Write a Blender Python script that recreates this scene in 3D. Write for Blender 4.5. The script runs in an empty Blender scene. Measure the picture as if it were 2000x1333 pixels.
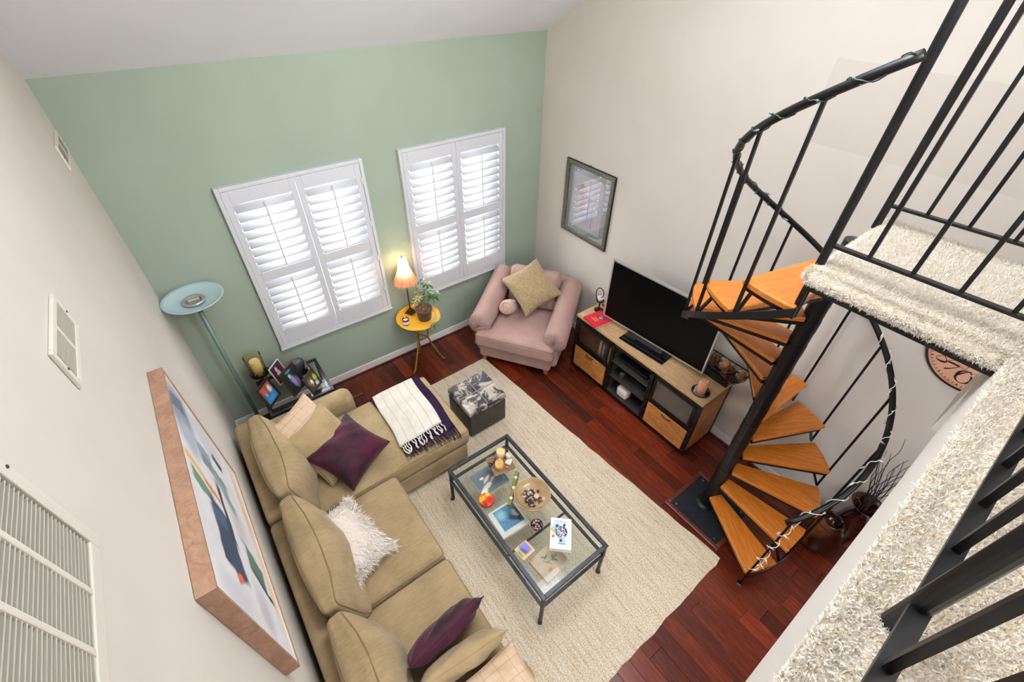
import bpy, bmesh, math, random
import numpy as np
from mathutils import Matrix, Vector
random.seed(7); rng = np.random.default_rng(7)
S = bpy.context.scene
COL = S.collection
PI = math.pi
# ------------------------------------------------------------------ camera
cd = bpy.data.cameras.new('camera'); cam = bpy.data.objects.new('camera', cd); COL.objects.link(cam)
cd.sensor_width = 36.0; cd.lens = 885.03 / 2000 * 36.0; cd.clip_start = 0.02
yaw, pitch, roll = math.radians(37.6663), math.radians(41.3463), math.radians(1.0962)
fw = Vector((math.sin(yaw) * math.cos(pitch), math.cos(yaw) * math.cos(pitch), -math.sin(pitch)))
rt = Vector((math.cos(yaw), -math.sin(yaw), 0)); up = rt.cross(fw)
rt2 = rt * math.cos(roll) + up * math.sin(roll); up2 = up * math.cos(roll) - rt * math.sin(roll)
M = Matrix((rt2, up2, -fw)).transposed().to_4x4(); M.translation = (0.46477, -4.07665, 3.86)
cam.matrix_world = M
S.camera = cam
# ------------------------------------------------------------------ light, exposure
S.view_settings.view_transform = 'Standard'; S.view_settings.look = 'None'
S.view_settings.exposure = 0.47; S.view_settings.gamma = 1.0; S.view_settings.use_curve_mapping = False
wd = bpy.data.worlds.new('daylight'); S.world = wd; wd.use_nodes = True
wd.node_tree.nodes['Background'].inputs[0].default_value = (0.93, 0.97, 1.0, 1)
wd.node_tree.nodes['Background'].inputs[1].default_value = 9
def area(name, loc, size, energy, color, rot=(0, 0, 0), sy=None):
    l = bpy.data.lights.new(name, 'AREA'); l.energy = energy; l.color = color; l.size = size
    if sy: l.shape = 'RECTANGLE'; l.size_y = sy
    o = bpy.data.objects.new(name, l); COL.objects.link(o); o.location = loc; o.rotation_euler = rot
    return o
CW = (0.93, 0.968, 1.0)
area('overhead_fill', (2.0, -2.4, 4.4), 1.8, 35, CW, (math.radians(6), 0, 0), 1.4)  # added soft fill overhead, standing in for a bounced flash
area('bounce_fill', (2.0, -3.6, 4.1), 1.6, 125, CW, (math.radians(143), 0, 0), 0.8).data.spread = math.radians(88)  # unseen area light added to bounce off the sloped ceiling
area('umbrella_fill', (2.0, -4.9, 4.5), 1.2, 25, CW, (math.radians(78), 0, 0), 1.2).data.spread = math.radians(80)  # umbrella-style fill added to brighten the green wall, no fixture there
area('loft_fill', (2.0, -5.4, 5.0), 1.4, 24, (1.0, 0.975, 0.95))  # extra out-of-view light put in to brighten the loft carpet
area('lower_room_fill', (1.8, -5.4, 2.40), 2.2, 62, CW, (math.radians(35), 0, 0), 1.2)  # invented light under the loft, tilted to lift the lower part of the room
for at_, v_ in (('max_bounces', 7), ('transparent_max_bounces', 16), ('sample_clamp_indirect', 6.0)):
    try: setattr(S.cycles, at_, v_)
    except Exception: pass

# ------------------------------------------------------------------ mesh library
def rotm(rx=0, ry=0, rz=0):
    return np.array((Matrix.Rotation(rz, 3, 'Z') @ Matrix.Rotation(ry, 3, 'Y') @ Matrix.Rotation(rx, 3, 'X')))
class MB:
    def __init__(s): s.v = []; s.f = []
    def add(s, vs, fs):
        o = len(s.v); s.v += [tuple(map(float, v)) for v in vs]; s.f += [tuple(i + o for i in f) for f in fs]; return s
    def box(s, c, d, R=None):
        P = np.array([(x, y, z) for x in (-.5, .5) for y in (-.5, .5) for z in (-.5, .5)]) * np.array(d)
        if R is not None: P = P @ R.T
        return s.add(P + np.array(c), [(0, 1, 3, 2), (4, 6, 7, 5), (0, 4, 5, 1), (2, 3, 7, 6), (0, 2, 6, 4), (1, 5, 7, 3)])
    def bb(s, x0, x1, y0, y1, z0, z1):
        return s.box(((x0 + x1) / 2, (y0 + y1) / 2, (z0 + z1) / 2), (abs(x1 - x0), abs(y1 - y0), abs(z1 - z0)))
    def prism(s, poly, z0, z1):
        n = len(poly); vs = [(x, y, z0) for x, y in poly] + [(x, y, z1) for x, y in poly]
        fs = [tuple(range(n))[::-1], tuple(range(n, 2 * n))] + [(i, (i + 1) % n, n + (i + 1) % n, n + i) for i in range(n)]
        return s.add(vs, fs)
    def tube(s, pts, r, n=8, closed=False, sq=False):
        P = [Vector(p) for p in pts]; m = len(P)
        if sq: n = 4
        rs = r if isinstance(r, (list, tuple)) else [r] * m
        T = []
        for i in range(m):
            a = P[(i - 1) % m] if (closed or i > 0) else P[i]; b = P[(i + 1) % m] if (closed or i < m - 1) else P[i]
            t = (b - a); T.append(t.normalized() if t.length > 1e-9 else Vector((0, 0, 1)))
        u = T[0].orthogonal().normalized()
        if sq and abs(T[0].z) > .9: u = Vector((1, 1, 0)).normalized(); u = (u - T[0] * u.dot(T[0])).normalized()
        vs = []
        for i in range(m):
            u = (u - T[i] * u.dot(T[i]));
            u = u.normalized() if u.length > 1e-6 else T[i].orthogonal().normalized()
            w = T[i].cross(u)
            for k in range(n):
                a = 2 * PI * k / n; vs.append(P[i] + (u * math.cos(a) + w * math.sin(a)) * rs[i])
        fs = []
        for i in range(m if closed else m - 1):
            j = (i + 1) % m
            for k in range(n): fs.append((i * n + k, i * n + (k + 1) % n, j * n + (k + 1) % n, j * n + k))
        if not closed: fs += [tuple(range(n))[::-1], tuple(range((m - 1) * n, m * n))]
        return s.add(vs, fs)
    def bar(s, a, b, w, h=None):
        a = np.array(a, float); b = np.array(b, float); d = b - a; L = np.linalg.norm(d); d /= L
        q = np.array((0, 0, 1.)) if abs(d[2]) < .95 else np.array((0, 1., 0))
        x = np.cross(q, d); x /= np.linalg.norm(x); y = np.cross(d, x)
        return s.box((a + b) / 2, (w, h or w, L), np.stack([x, y, d], 1))
    def lathe(s, prof, n=24, c=(0, 0, 0), R=None):
        vs = []; idx = []
        for r, z in prof:
            if r < 1e-6: idx.append([len(vs)] * n); vs.append((0, 0, z))
            else:
                idx.append(list(range(len(vs), len(vs) + n)))
                vs += [(r * math.cos(2 * PI * k / n), r * math.sin(2 * PI * k / n), z) for k in range(n)]
        fs = []
        for a, b in zip(idx, idx[1:]):
            for k in range(n):
                q = [a[k], a[(k + 1) % n], b[(k + 1) % n], b[k]]; u = []
                for i in q:
                    if i not in u: u.append(i)
                if len(u) > 2: fs.append(tuple(u))
        P = np.array(vs)
        if R is not None: P = P @ R.T
        return s.add(P + np.array(c), fs)
    def ball(s, c, r, n=12, sc=(1, 1, 1), R=None):
        m = max(5, n // 2); pr = [(math.sin(PI * i / m), -math.cos(PI * i / m)) for i in range(m + 1)]
        pr[0] = (0, -1); pr[-1] = (0, 1)
        t = MB().lathe(pr, n); P = np.array(t.v) * r * np.array(sc)
        if R is not None: P = P @ R.T
        return s.add(P + np.array(c), t.f)
    def grid(s, f, nu, nv):
        vs = [f(i / nu, j / nv) for i in range(nu + 1) for j in range(nv + 1)]
        fs = [(i * (nv + 1) + j, (i + 1) * (nv + 1) + j, (i + 1) * (nv + 1) + j + 1, i * (nv + 1) + j + 1) for i in range(nu) for j in range(nv)]
        return s.add(vs, fs)
    def ribbon(s, pts, ws, z=0, t=.001):
        n = len(pts); L = []; Rr = []
        for i in range(n):
            a = np.array(pts[max(0, i - 1)]); b = np.array(pts[min(n - 1, i + 1)]); d = b - a; d = d / (np.linalg.norm(d) + 1e-9)
            q = np.array((-d[1], d[0])) * ws[i] / 2; L.append(np.array(pts[i]) + q); Rr.append(np.array(pts[i]) - q)
        vs = [(*p, z) for p in L] + [(*p, z) for p in Rr] + [(*p, z + t) for p in L] + [(*p, z + t) for p in Rr]
        fs = []
        for i in range(n - 1):
            fs += [(i, i + 1, n + i + 1, n + i), (2 * n + i, 3 * n + i, 3 * n + i + 1, 2 * n + i + 1), (i, 2 * n + i, 2 * n + i + 1, i + 1), (n + i, n + i + 1, 3 * n + i + 1, 3 * n + i)]
        fs += [(0, n, 3 * n, 2 * n), (n - 1, 3 * n - 1, 4 * n - 1, 2 * n - 1)]
        return s.add(vs, fs)
    def rbox(s, d, r, k=6, f=None, c=(0, 0, 0), e=3):
        d = np.array(d, float); ax = []
        for q in d:
            h = q / 2; rr = min(r, h * .98)
            ed = [h - rr + rr * math.tan(PI / 4 * i / e) for i in range(e + 1)]
            ax.append([-x for x in ed[::-1]] + list(np.linspace(-(h - rr), h - rr, k + 1)[1:-1]) + ed)
        V = {}; vs = []; fs = []
        def vid(p):
            key = tuple(np.round(p, 6))
            if key not in V: V[key] = len(vs); vs.append(p)
            return V[key]
        for a in range(3):
            b, c2 = (a + 1) % 3, (a + 2) % 3
            for sg in (-1, 1):
                for i in range(len(ax[b]) - 1):
                    for j in range(len(ax[c2]) - 1):
                        q = []
                        for (ii, jj) in ((i, j), (i + 1, j), (i + 1, j + 1), (i, j + 1)):
                            p = np.zeros(3); p[a] = sg * d[a] / 2; p[b] = ax[b][ii]; p[c2] = ax[c2][jj]; q.append(vid(p))
                        fs.append(tuple(q if sg > 0 else q[::-1]))
        P = np.array(vs); h = d / 2; rr = np.minimum(r, h * .98)
        inn = np.clip(P, -(h - rr), h - rr); dd = P - inn; L = np.linalg.norm(dd / rr, axis=1, keepdims=True)
        P = inn + np.where(L > 1e-9, dd / np.maximum(L, 1e-9), 0)
        if f is not None: P = f(P)
        return s.add(P + np.array(c), fs)
    def rot(s, R, t=(0, 0, 0)):
        s.v = [tuple(x) for x in (np.array(s.v) @ np.array(R).T + np.array(t))]; return s
    def mesh(s, name, smooth=False, fix=True):
        me = bpy.data.meshes.new(name); me.from_pydata(s.v, [], s.f)
        if fix:
            b = bmesh.new(); b.from_mesh(me); bmesh.ops.recalc_face_normals(b, faces=b.faces); b.to_mesh(me); b.free()
        if smooth: me.polygons.foreach_set('use_smooth', [True] * len(me.polygons))
        me.update(); return me
def link(name, me, mt, parent=None, loc=(0, 0, 0), rot=(0, 0, 0), bevel=0, subsurf=0, solid=0, seg=2):
    o = bpy.data.objects.new(name, me); COL.objects.link(o)
    if mt is not None and not me.materials: me.materials.append(mt)
    o.location = loc; o.rotation_euler = rot
    if parent is not None: o.parent = parent
    if solid:
        m = o.modifiers.new('thickness', 'SOLIDIFY'); m.thickness = solid; m.offset = 0
    if bevel:
        m = o.modifiers.new('bevel', 'BEVEL'); m.width = bevel; m.segments = seg; m.limit_method = 'ANGLE'
    if subsurf:
        m = o.modifiers.new('subsurf', 'SUBSURF'); m.levels = subsurf; m.render_levels = subsurf
    return o
def ob(name, mb, mt, parent=None, smooth=False, **k):
    return link(name, mb.mesh(name, smooth), mt, parent, **k)
def tag(o, label, cat, group=None):
    o['label'] = label; o['category'] = cat
    if group: o['group'] = group
    return o
def thing(name, label, cat, loc=(0, 0, 0), rz=0, group=None, rot=None):
    o = bpy.data.objects.new(name, None); COL.objects.link(o); o.empty_display_size = .05
    o.location = loc; o.rotation_euler = rot if rot else (0, 0, rz); return tag(o, label, cat, group)
def struct(o): o['kind'] = 'structure'; return o
def copy_tree(o, parent=None):
    c = o.copy(); COL.objects.link(c); c.parent = parent
    for ch in list(o.children): copy_tree(ch, c)
    return c
# ------------------------------------------------------------------ materials
def lin(c):
    return tuple(((x / 255) / 12.92 if x <= 10.3 else ((x / 255 + .055) / 1.055) ** 2.4) for x in c) + (1,)
class NT:
    def __init__(s, name):
        s.m = bpy.data.materials.new(name); s.m.use_nodes = True; s.t = s.m.node_tree; s.b = s.t.nodes['Principled BSDF']; s.out = s.t.nodes['Material Output']
    def n(s, typ, **k):
        q = s.t.nodes.new(typ)
        for a, v in k.items(): setattr(q, a, v)
        return q
    def l(s, a, b): s.t.links.new(a, b)
    def coord(s, kind='Object', scale=(1, 1, 1)):
        c = s.n('ShaderNodeTexCoord'); mp = s.n('ShaderNodeMapping'); mp.inputs['Scale'].default_value = scale; s.l(c.outputs[kind], mp.inputs['Vector']); return mp.outputs['Vector']
    def noise(s, vec, scale, detail=3, rough=.55, dist=0):
        q = s.n('ShaderNodeTexNoise'); q.inputs['Scale'].default_value = scale; q.inputs['Detail'].default_value = detail; q.inputs['Roughness'].default_value = rough; q.inputs['Distortion'].default_value = dist
        if vec is not None: s.l(vec, q.inputs['Vector'])
        return q.outputs['Fac']
    def ramp(s, fac, stops, interp='LINEAR'):
        r = s.n('ShaderNodeValToRGB'); e = r.color_ramp.elements; r.color_ramp.interpolation = interp
        while len(e) < len(stops): e.new(.5)
        for el, (p, c) in zip(e, stops): el.position = p; el.color = lin(c)
        s.l(fac, r.inputs['Fac']); return r.outputs['Color']
    def mix(s, fac, a, b, blend='MIX'):
        q = s.n('ShaderNodeMix', data_type='RGBA', blend_type=blend)
        for sock, v in ((q.inputs[0], fac), (q.inputs[6], a), (q.inputs[7], b)):
            if isinstance(v, (int, float)): sock.default_value = v
            elif isinstance(v, tuple): sock.default_value = v
            else: s.l(v, sock)
        return q.outputs[2]
    def math(s, op, a, b=0.0):
        q = s.n('ShaderNodeMath', operation=op)
        for sock, v in ((q.inputs[0], a), (q.inputs[1], b)):
            if isinstance(v, (int, float)): sock.default_value = v
            else: s.l(v, sock)
        return q.outputs[0]
    def bump(s, h, strength=.3, dist=.01):
        q = s.n('ShaderNodeBump'); q.inputs['Strength'].default_value = strength; q.inputs['Distance'].default_value = dist; s.l(h, q.inputs['Height']); s.l(q.outputs['Normal'], s.b.inputs['Normal'])
    def col(s, c): s.l(c, s.b.inputs['Base Color'])
    def set(s, **k):
        for a, v in k.items(): s.b.inputs[a.replace('_', ' ')].default_value = v
        return s
def mat(name, c, rough=.6, metal=0, c2=None, sc=6, bump=0, bsc=60, bdist=.005, scale=(1, 1, 1), lo=.35, hi=.65, **k):
    t = NT(name); t.set(Roughness=rough, Metallic=metal, **k); t.b.inputs['Base Color'].default_value = lin(c)
    v = t.coord('Object', scale)
    if c2: t.col(t.ramp(t.noise(v, sc, 4), [(lo, c), (hi, c2)]))
    if bump: t.bump(t.noise(v, bsc, 4), bump, bdist)
    return t.m
def wood(name, c1, c2, c3, scale, rough=.45, nsc=3.0, bump=.08, spec=.5, rnd=False):
    t = NT(name); t.set(Roughness=rough); t.b.inputs['Specular IOR Level'].default_value = spec
    v = t.coord('Object', scale)
    if rnd:
        oi = t.n('ShaderNodeObjectInfo'); va = t.n('ShaderNodeVectorMath', operation='ADD'); cm = t.n('ShaderNodeVectorMath', operation='SCALE'); cm.inputs[3].default_value = 37.0
        t.l(oi.outputs['Location'], cm.inputs[0]); t.l(v, va.inputs[0]); t.l(cm.outputs[0], va.inputs[1]); v = va.outputs[0]
    a = t.noise(v, nsc, 5, .65, 1.5); b = t.noise(v, nsc * 9, 3, .6)
    f = t.math('ADD', t.math('MULTIPLY', a, .75), t.math('MULTIPLY', b, .25))
    c = t.ramp(f, [(.3, c1), (.5, c2), (.7, c3)])
    if rnd:
        rr = t.ramp(oi.outputs['Random'], [(0, (150, 150, 150)), (.5, (215, 205, 205)), (1, (255, 240, 235))])
        c = t.mix(1.0, c, rr, 'MULTIPLY')
    t.col(c)
    if bump: t.bump(b, bump, .002)
    return t.m
def fabric(name, c1, c2, rough=.9, sc=5, weave=350, bump=.35, sheen=.2, wr=0, coord='Object', streak=None):
    t = NT(name); t.set(Roughness=rough); t.b.inputs['Sheen Weight'].default_value = sheen; t.b.inputs['Specular IOR Level'].default_value = .2
    v = t.coord(coord); a = t.noise(v, sc, 5, .6)
    if streak:
        v2 = t.coord(coord, streak); a = t.math('ADD', t.math('MULTIPLY', a, .7), t.math('MULTIPLY', t.noise(v2, 14, 3), .3))
    t.col(t.ramp(a, [(.36, c1), (.64, c2)]))
    h = t.noise(v, weave, 2)
    if wr: h = t.math('ADD', t.math('MULTIPLY', h, .25), t.math('MULTIPLY', t.noise(v, wr, 4, .5, 1.2), 2.0))
    t.bump(h, bump, .006); return t.m
def emis(name, c, s):
    t = NT(name); t.b.inputs['Base Color'].default_value = lin(c); t.b.inputs['Emission Color'].default_value = lin(c); t.b.inputs['Emission Strength'].default_value = s; return t.m
def glass(name, c=(255, 255, 255), refl=.12, rough=.0, k=1.0, ior=1.14):
    t = NT(name); tr = t.n('ShaderNodeBsdfTransparent'); tr.inputs[0].default_value = lin(c); gl = t.n('ShaderNodeBsdfGlossy'); gl.inputs['Roughness'].default_value = rough
    fr = t.n('ShaderNodeFresnel'); fr.inputs[0].default_value = ior; mx = t.n('ShaderNodeMixShader')
    t.l(t.math('ADD', t.math('MULTIPLY', fr.outputs[0], k), refl * .2), mx.inputs[0]); t.l(tr.outputs[0], mx.inputs[1]); t.l(gl.outputs[0], mx.inputs[2]); t.l(mx.outputs[0], t.out.inputs[0]); return t.m
def translucent(name, c, c2, f=.5, rough=.6):
    t = NT(name); d = t.n('ShaderNodeBsdfDiffuse'); tr = t.n('ShaderNodeBsdfTranslucent'); mx = t.n('ShaderNodeMixShader'); mx.inputs[0].default_value = f
    d.inputs[0].default_value = lin(c); tr.inputs[0].default_value = lin(c2); t.l(d.outputs[0], mx.inputs[1]); t.l(tr.outputs[0], mx.inputs[2]); t.l(mx.outputs[0], t.out.inputs[0]); return t.m
def printed(name, base, shapes, dist=.0, dsc=6, rough=.5, base2=None, bsc=4):
    """flat print: soft ellipses 'e' and rectangles 'r' laid over a base colour, in the 0..1 bounds of the sheet"""
    t = NT(name); t.set(Roughness=rough)
    tc = t.n('ShaderNodeTexCoord'); v = tc.outputs['Generated']
    if dist:
        nz = t.n('ShaderNodeTexNoise'); nz.inputs['Scale'].default_value = dsc; nz.inputs['Detail'].default_value = 3; t.l(v, nz.inputs['Vector'])
        sb = t.n('ShaderNodeVectorMath', operation='SUBTRACT'); sb.inputs[1].default_value = (.5, .5, .5); t.l(nz.outputs['Color'], sb.inputs[0])
        sc = t.n('ShaderNodeVectorMath', operation='SCALE'); sc.inputs[3].default_value = dist; t.l(sb.outputs[0], sc.inputs[0])
        ad = t.n('ShaderNodeVectorMath', operation='ADD'); t.l(v, ad.inputs[0]); t.l(sc.outputs[0], ad.inputs[1]); v = ad.outputs[0]
    if base2: c = t.ramp(t.noise(tc.outputs['Generated'], bsc, 5), [(.35, base), (.65, base2)])
    else: c = lin(base)
    for (k, u, w, ru, rv, ang, colr, soft) in shapes:
        mp = t.n('ShaderNodeMapping', vector_type='TEXTURE'); mp.inputs['Location'].default_value = (u, w, 0); mp.inputs['Rotation'].default_value = (0, 0, math.radians(ang)); mp.inputs['Scale'].default_value = (ru, rv, 1e4); t.l(v, mp.inputs['Vector'])
        if k == 'e':
            g = t.n('ShaderNodeTexGradient', gradient_type='SPHERICAL'); t.l(mp.outputs[0], g.inputs['Vector']); d = g.outputs['Fac']
        else:
            ab = t.n('ShaderNodeVectorMath', operation='ABSOLUTE'); t.l(mp.outputs[0], ab.inputs[0]); sp = t.n('ShaderNodeSeparateXYZ'); t.l(ab.outputs[0], sp.inputs[0])
            d = t.math('SUBTRACT', 1.0, t.math('MAXIMUM', sp.outputs[0], sp.outputs[1]))
        mr = t.n('ShaderNodeMapRange'); mr.inputs['From Min'].default_value = 0; mr.inputs['From Max'].default_value = max(soft, .001); t.l(d, mr.inputs['Value'])
        c = t.mix(mr.outputs[0], c, lin(colr))
    if isinstance(c, tuple): t.b.inputs['Base Color'].default_value = c
    else: t.col(c)
    return t.m
def sheet(name, w, h, mt, parent, loc, rot=(0, 0, 0), t=.002):
    return ob(name, MB().box((0, 0, 0), (w, h, t)), mt, parent, loc=loc, rot=rot)
def text(name, s, size, mt, parent, loc, rot=(0, 0, 0), ex=.0006, sx=1.0):
    cu = bpy.data.curves.new(name, 'FONT'); cu.body = s; cu.size = size; cu.align_x = 'CENTER'; cu.align_y = 'CENTER'; cu.extrude = ex; cu.resolution_u = 3
    to = bpy.data.objects.new(name + '_tmp', cu); COL.objects.link(to); bpy.context.view_layer.update()
    me = bpy.data.meshes.new_from_object(to.evaluated_get(bpy.context.evaluated_depsgraph_get())); bpy.data.objects.remove(to); me.name = name
    me.materials.clear(); o = link(name, me, mt, parent, loc=loc, rot=rot); o.scale = (sx, 1, 1); return o
# ------------------------------------------------------------------ shared materials
W = 3.975
def wallpaint(name, c, c2, patch=False):
    t = NT(name); t.set(Roughness=.75); t.b.inputs['Specular IOR Level'].default_value = .25
    v = t.coord('Object'); colr = t.ramp(t.noise(v, 1.3, 3), [(.35, c), (.65, c2)])
    if patch:   # a slightly darker rectangle between the stair and the loft
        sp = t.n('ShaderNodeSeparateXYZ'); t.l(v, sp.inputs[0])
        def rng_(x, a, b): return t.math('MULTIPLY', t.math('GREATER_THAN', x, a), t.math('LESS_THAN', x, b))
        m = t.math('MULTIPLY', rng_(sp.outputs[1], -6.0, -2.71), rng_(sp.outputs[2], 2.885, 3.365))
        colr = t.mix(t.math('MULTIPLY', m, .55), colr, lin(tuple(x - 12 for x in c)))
    t.col(colr); t.bump(t.noise(v, 220, 3), .12, .002); return t.m
GREEN = wallpaint('green_paint', (152, 164, 147), (158, 170, 153))
CREAM = wallpaint('cream_paint', (212, 204, 194), (217, 209, 200))
CREAMR = wallpaint('cream_paint_dark_rect', (212, 204, 194), (217, 209, 200), True)
CEIL = mat('ceiling_paint', (236, 238, 242), .85, c2=(240, 242, 245), sc=2, bump=.05, bsc=150)
TRIM = mat('white_trim', (238, 237, 236), .4, c2=(229, 227, 226), sc=3)
SHUT = mat('shutter_white', (206, 206, 210), .45)
BLACK = mat('black_steel', (10, 10, 11), .36, 0, c2=(20, 18, 17), sc=14, lo=.45, hi=.75, Specular_IOR_Level=.32)
BLACKM = mat('black_matte', (14, 14, 15), .55)
OAK = wood('golden_oak', (140, 70, 18), (190, 108, 34), (216, 138, 58), (2.5, 30, 30), .3, 2.2, spec=.5)
CHERRY = wood('cherry_plank', (70, 22, 12), (108, 39, 18), (144, 62, 27), (26, 2.2, 26), .27, 1.6, .05, .5, rnd=True)
DARKTRIM = wood('cherry_trim', (70, 26, 18), (92, 38, 26), (106, 46, 32), (4, 4, 4), .4)
SUB = mat('subfloor', (34, 14, 9), .8)
VENT = mat('vent_enamel', (222, 215, 204), .5)
VENTS = mat('vent_slat', (176, 168, 155), .6)
VENTD = mat('vent_dark', (60, 55, 50), .8)
PANE = glass('window_glass')
# ------------------------------------------------------------------ room shell
fl = struct(ob('floor', MB().bb(0, W, -7.5, .0, -.06, -.0125), SUB)); fl['label'] = 'dark cherry plank floor of the living room'
cache = {}
def plank_mesh(L):
    L = round(L, 2)
    if L not in cache:
        w = .1235; c = .0018; b = MB(); h = .012
        x, y = w / 2, L / 2 - .0008
        vs = [(-x, -y, -h), (x, -y, -h), (x, y, -h), (-x, y, -h), (-x, -y, -c), (x, -y, -c), (x, y, -c), (-x, y, -c), (-x + c, -y + c, 0), (x - c, -y + c, 0), (x - c, y - c, 0), (-x + c, y - c, 0)]
        b.add(vs, [(8, 9, 10, 11), (0, 1, 5, 4), (1, 2, 6, 5), (2, 3, 7, 6), (3, 0, 4, 7), (4, 5, 9, 8), (5, 6, 10, 9), (6, 7, 11, 10), (7, 4, 8, 11), (3, 2, 1, 0)])
        cache[L] = b.mesh('plank'); cache[L].materials.append(CHERRY)
    return cache[L]
for i in range(32):
    x = .062 + i * .1242; y = 0.0; first = True
    while y > -7.49:
        L = random.choice((.9, 1.1, 1.3, 1.5)) * (random.choice((.35, .6, .8)) if first else 1); first = False
        L = round(L, 2)
        if y - L < -7.3: L = round(y + 7.5, 2)
        link('plank', plank_mesh(L), None, fl, loc=(x, y - L / 2, 0)); y -= L
wl = struct(ob('wall_left', MB().bb(-.12, 0, -7.6, .12, -.06, 6), CREAM)); wl['label'] = 'cream painted left wall with air vents'
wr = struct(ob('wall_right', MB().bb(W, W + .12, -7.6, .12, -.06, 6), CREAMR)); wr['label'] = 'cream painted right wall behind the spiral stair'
wb = MB()
XB = [0, .70, 1.83, 2.236, 3.405, W]
for i in range(5):
    if i in (1, 3): wb.bb(XB[i], XB[i + 1], 0, .12, -.06, .80); wb.bb(XB[i], XB[i + 1], 0, .12, 2.385, 3.6)
    else: wb.bb(XB[i], XB[i + 1], 0, .12, -.06, 3.6)
o = struct(ob('wall_back', wb, GREEN)); o['label'] = 'sage green accent wall with two shuttered windows'
o = struct(ob('wall_front', MB().bb(-.12, W + .12, -7.62, -7.5, -.06, 6), CREAM)); o['label'] = 'cream wall behind the loft'
SL = .55; z0c = 3.222
cp = [(.14, z0c - SL * .14), (-4.6, z0c + SL * 4.6), (-7.6, z0c + SL * 4.6), (-7.6, z0c + SL * 4.6 + .12), (-4.6, z0c + SL * 4.6 + .12), (.14, z0c - SL * .14 + .12)]
cb = MB().prism(cp, -.1, W + .1); cb.v = [(z, x, y) for x, y, z in cb.v]
o = struct(ob('ceiling', cb, CEIL)); o['label'] = 'white sloped ceiling rising away from the green wall'
for nm, a in (('baseboard_back', (0, W, -.016, 0, 0, .1)), ('baseboard_right', (W - .016, W, -7.5, -.016, 0, .1)), ('baseboard_left', (0, .016, -7.5, -.016, 0, .1))):
    struct(ob(nm, MB().bb(*a), TRIM, bevel=.006))
for nm, a in (('trim_1', (.016, W - .016, -.034, -.016, 0, .02)), ('trim_2', (W - .034, W - .016, -7.5, -.034, 0, .02)), ('trim_3', (.016, .034, -7.5, -.034, 0, .02))):
    struct(ob(nm, MB().bb(*a), DARKTRIM, bevel=.008))
# ------------------------------------------------------------------ windows and shutters
lm = {}
def louver_mesh(L):
    k = round(L, 3)
    if k not in lm:
        pr = [(.042 * math.cos(a), .0058 * math.sin(a)) for a in np.linspace(0, 2 * PI, 13)[:-1]]
        b = MB().prism(pr, -L / 2, L / 2); b.v = [(z, x, y) for x, y, z in b.v]
        lm[k] = b.mesh('louver', True); lm[k].materials.append(SHUT)
    return lm[k]
def window(n, x0, x1, label, wl):
    z0, z1 = .772, 2.415
    w = struct(ob('window_%d' % n, MB().bb(x0 + .03, x0 + .07, .05, .1, .80, 2.385).bb(x1 - .07, x1 - .03, .05, .1, .80, 2.385).bb(x0 + .07, x1 - .07, .05, .1, .80, .85).bb(x0 + .07, x1 - .07, .05, .1, 2.33, 2.385).bb(x0 + .07, x1 - .07, .045, .09, 1.56, 1.6), TRIM, bevel=.003)); w['label'] = wl
    ob('pane', MB().bb(x0 + .07, x1 - .07, .07, .075, .85, 1.56), PANE, w); ob('pane', MB().bb(x0 + .07, x1 - .07, .07, .075, 1.6, 2.33), PANE, w)
    t = thing('plantation_shutter', label, 'shutter', ((x0 + x1) / 2, 0, z0), group='shutters on the green wall')
    hw = (x1 - x0) / 2; H = z1 - z0; fr = .032
    ob('outer_frame', MB().bb(-hw, -hw + fr, -.055, -.001, 0, H).bb(hw - fr, hw, -.055, -.001, 0, H).bb(-hw + fr, hw - fr, -.055, -.001, H - fr, H).bb(-hw + fr, hw - fr, -.055, -.001, 0, fr).bb(-hw - .008, hw + .008, -.064, -.001, -.012, .004), SHUT, t, bevel=.004)
    pw = hw - fr - .003
    zs = [(.035, .196), (.768, .862), (1.497, H - fr - .003)]    # bottom, middle and top rail
    for s in (-1, 1):
        xa, xb = (-hw + fr + .002, -.002) if s < 0 else (.002, hw - fr - .002)
        st = .052; pm = MB().bb(xa, xa + st, -.05, -.022, .035, H - fr - .003).bb(xb - st, xb, -.05, -.022, .035, H - fr - .003)
        for a, b in zs: pm.bb(xa + st, xb - st, -.05, -.022, a, b)
        p = ob('shutter_panel', pm, SHUT, t, bevel=.0035)
        xc = (xa + xb) / 2; L = xb - xa - 2 * st - .0008
        for (a, b, k) in ((zs[0][1], zs[1][0], 7), (zs[1][1], zs[2][0], 8)):
            pt = (b - a) / k
            for i in range(k): link('louver', louver_mesh(L), None, p, loc=(xc, -.036, a + pt * (i + .5)), rot=(math.radians(40), 0, 0))
            ob('tilt_rod', MB().bb(xc - .006, xc + .006, -.083, -.072, a + .02, b - .01), SHUT, p, bevel=.003)
        for zh in (.25, .62, 1.0, 1.42): ob('hinge', MB().bb(s * (hw - fr - .008) - .007, s * (hw - fr - .008) + .007, -.058, -.05, zh, zh + .06), SHUT, t)
window(1, .672, 1.861, 'white plantation shutter above the end table, nearer the floor lamp', 'window behind the left shutter')
window(2, 2.208, 3.434, 'white plantation shutter beside the armchair, nearer the room corner', 'window behind the right shutter')
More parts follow.
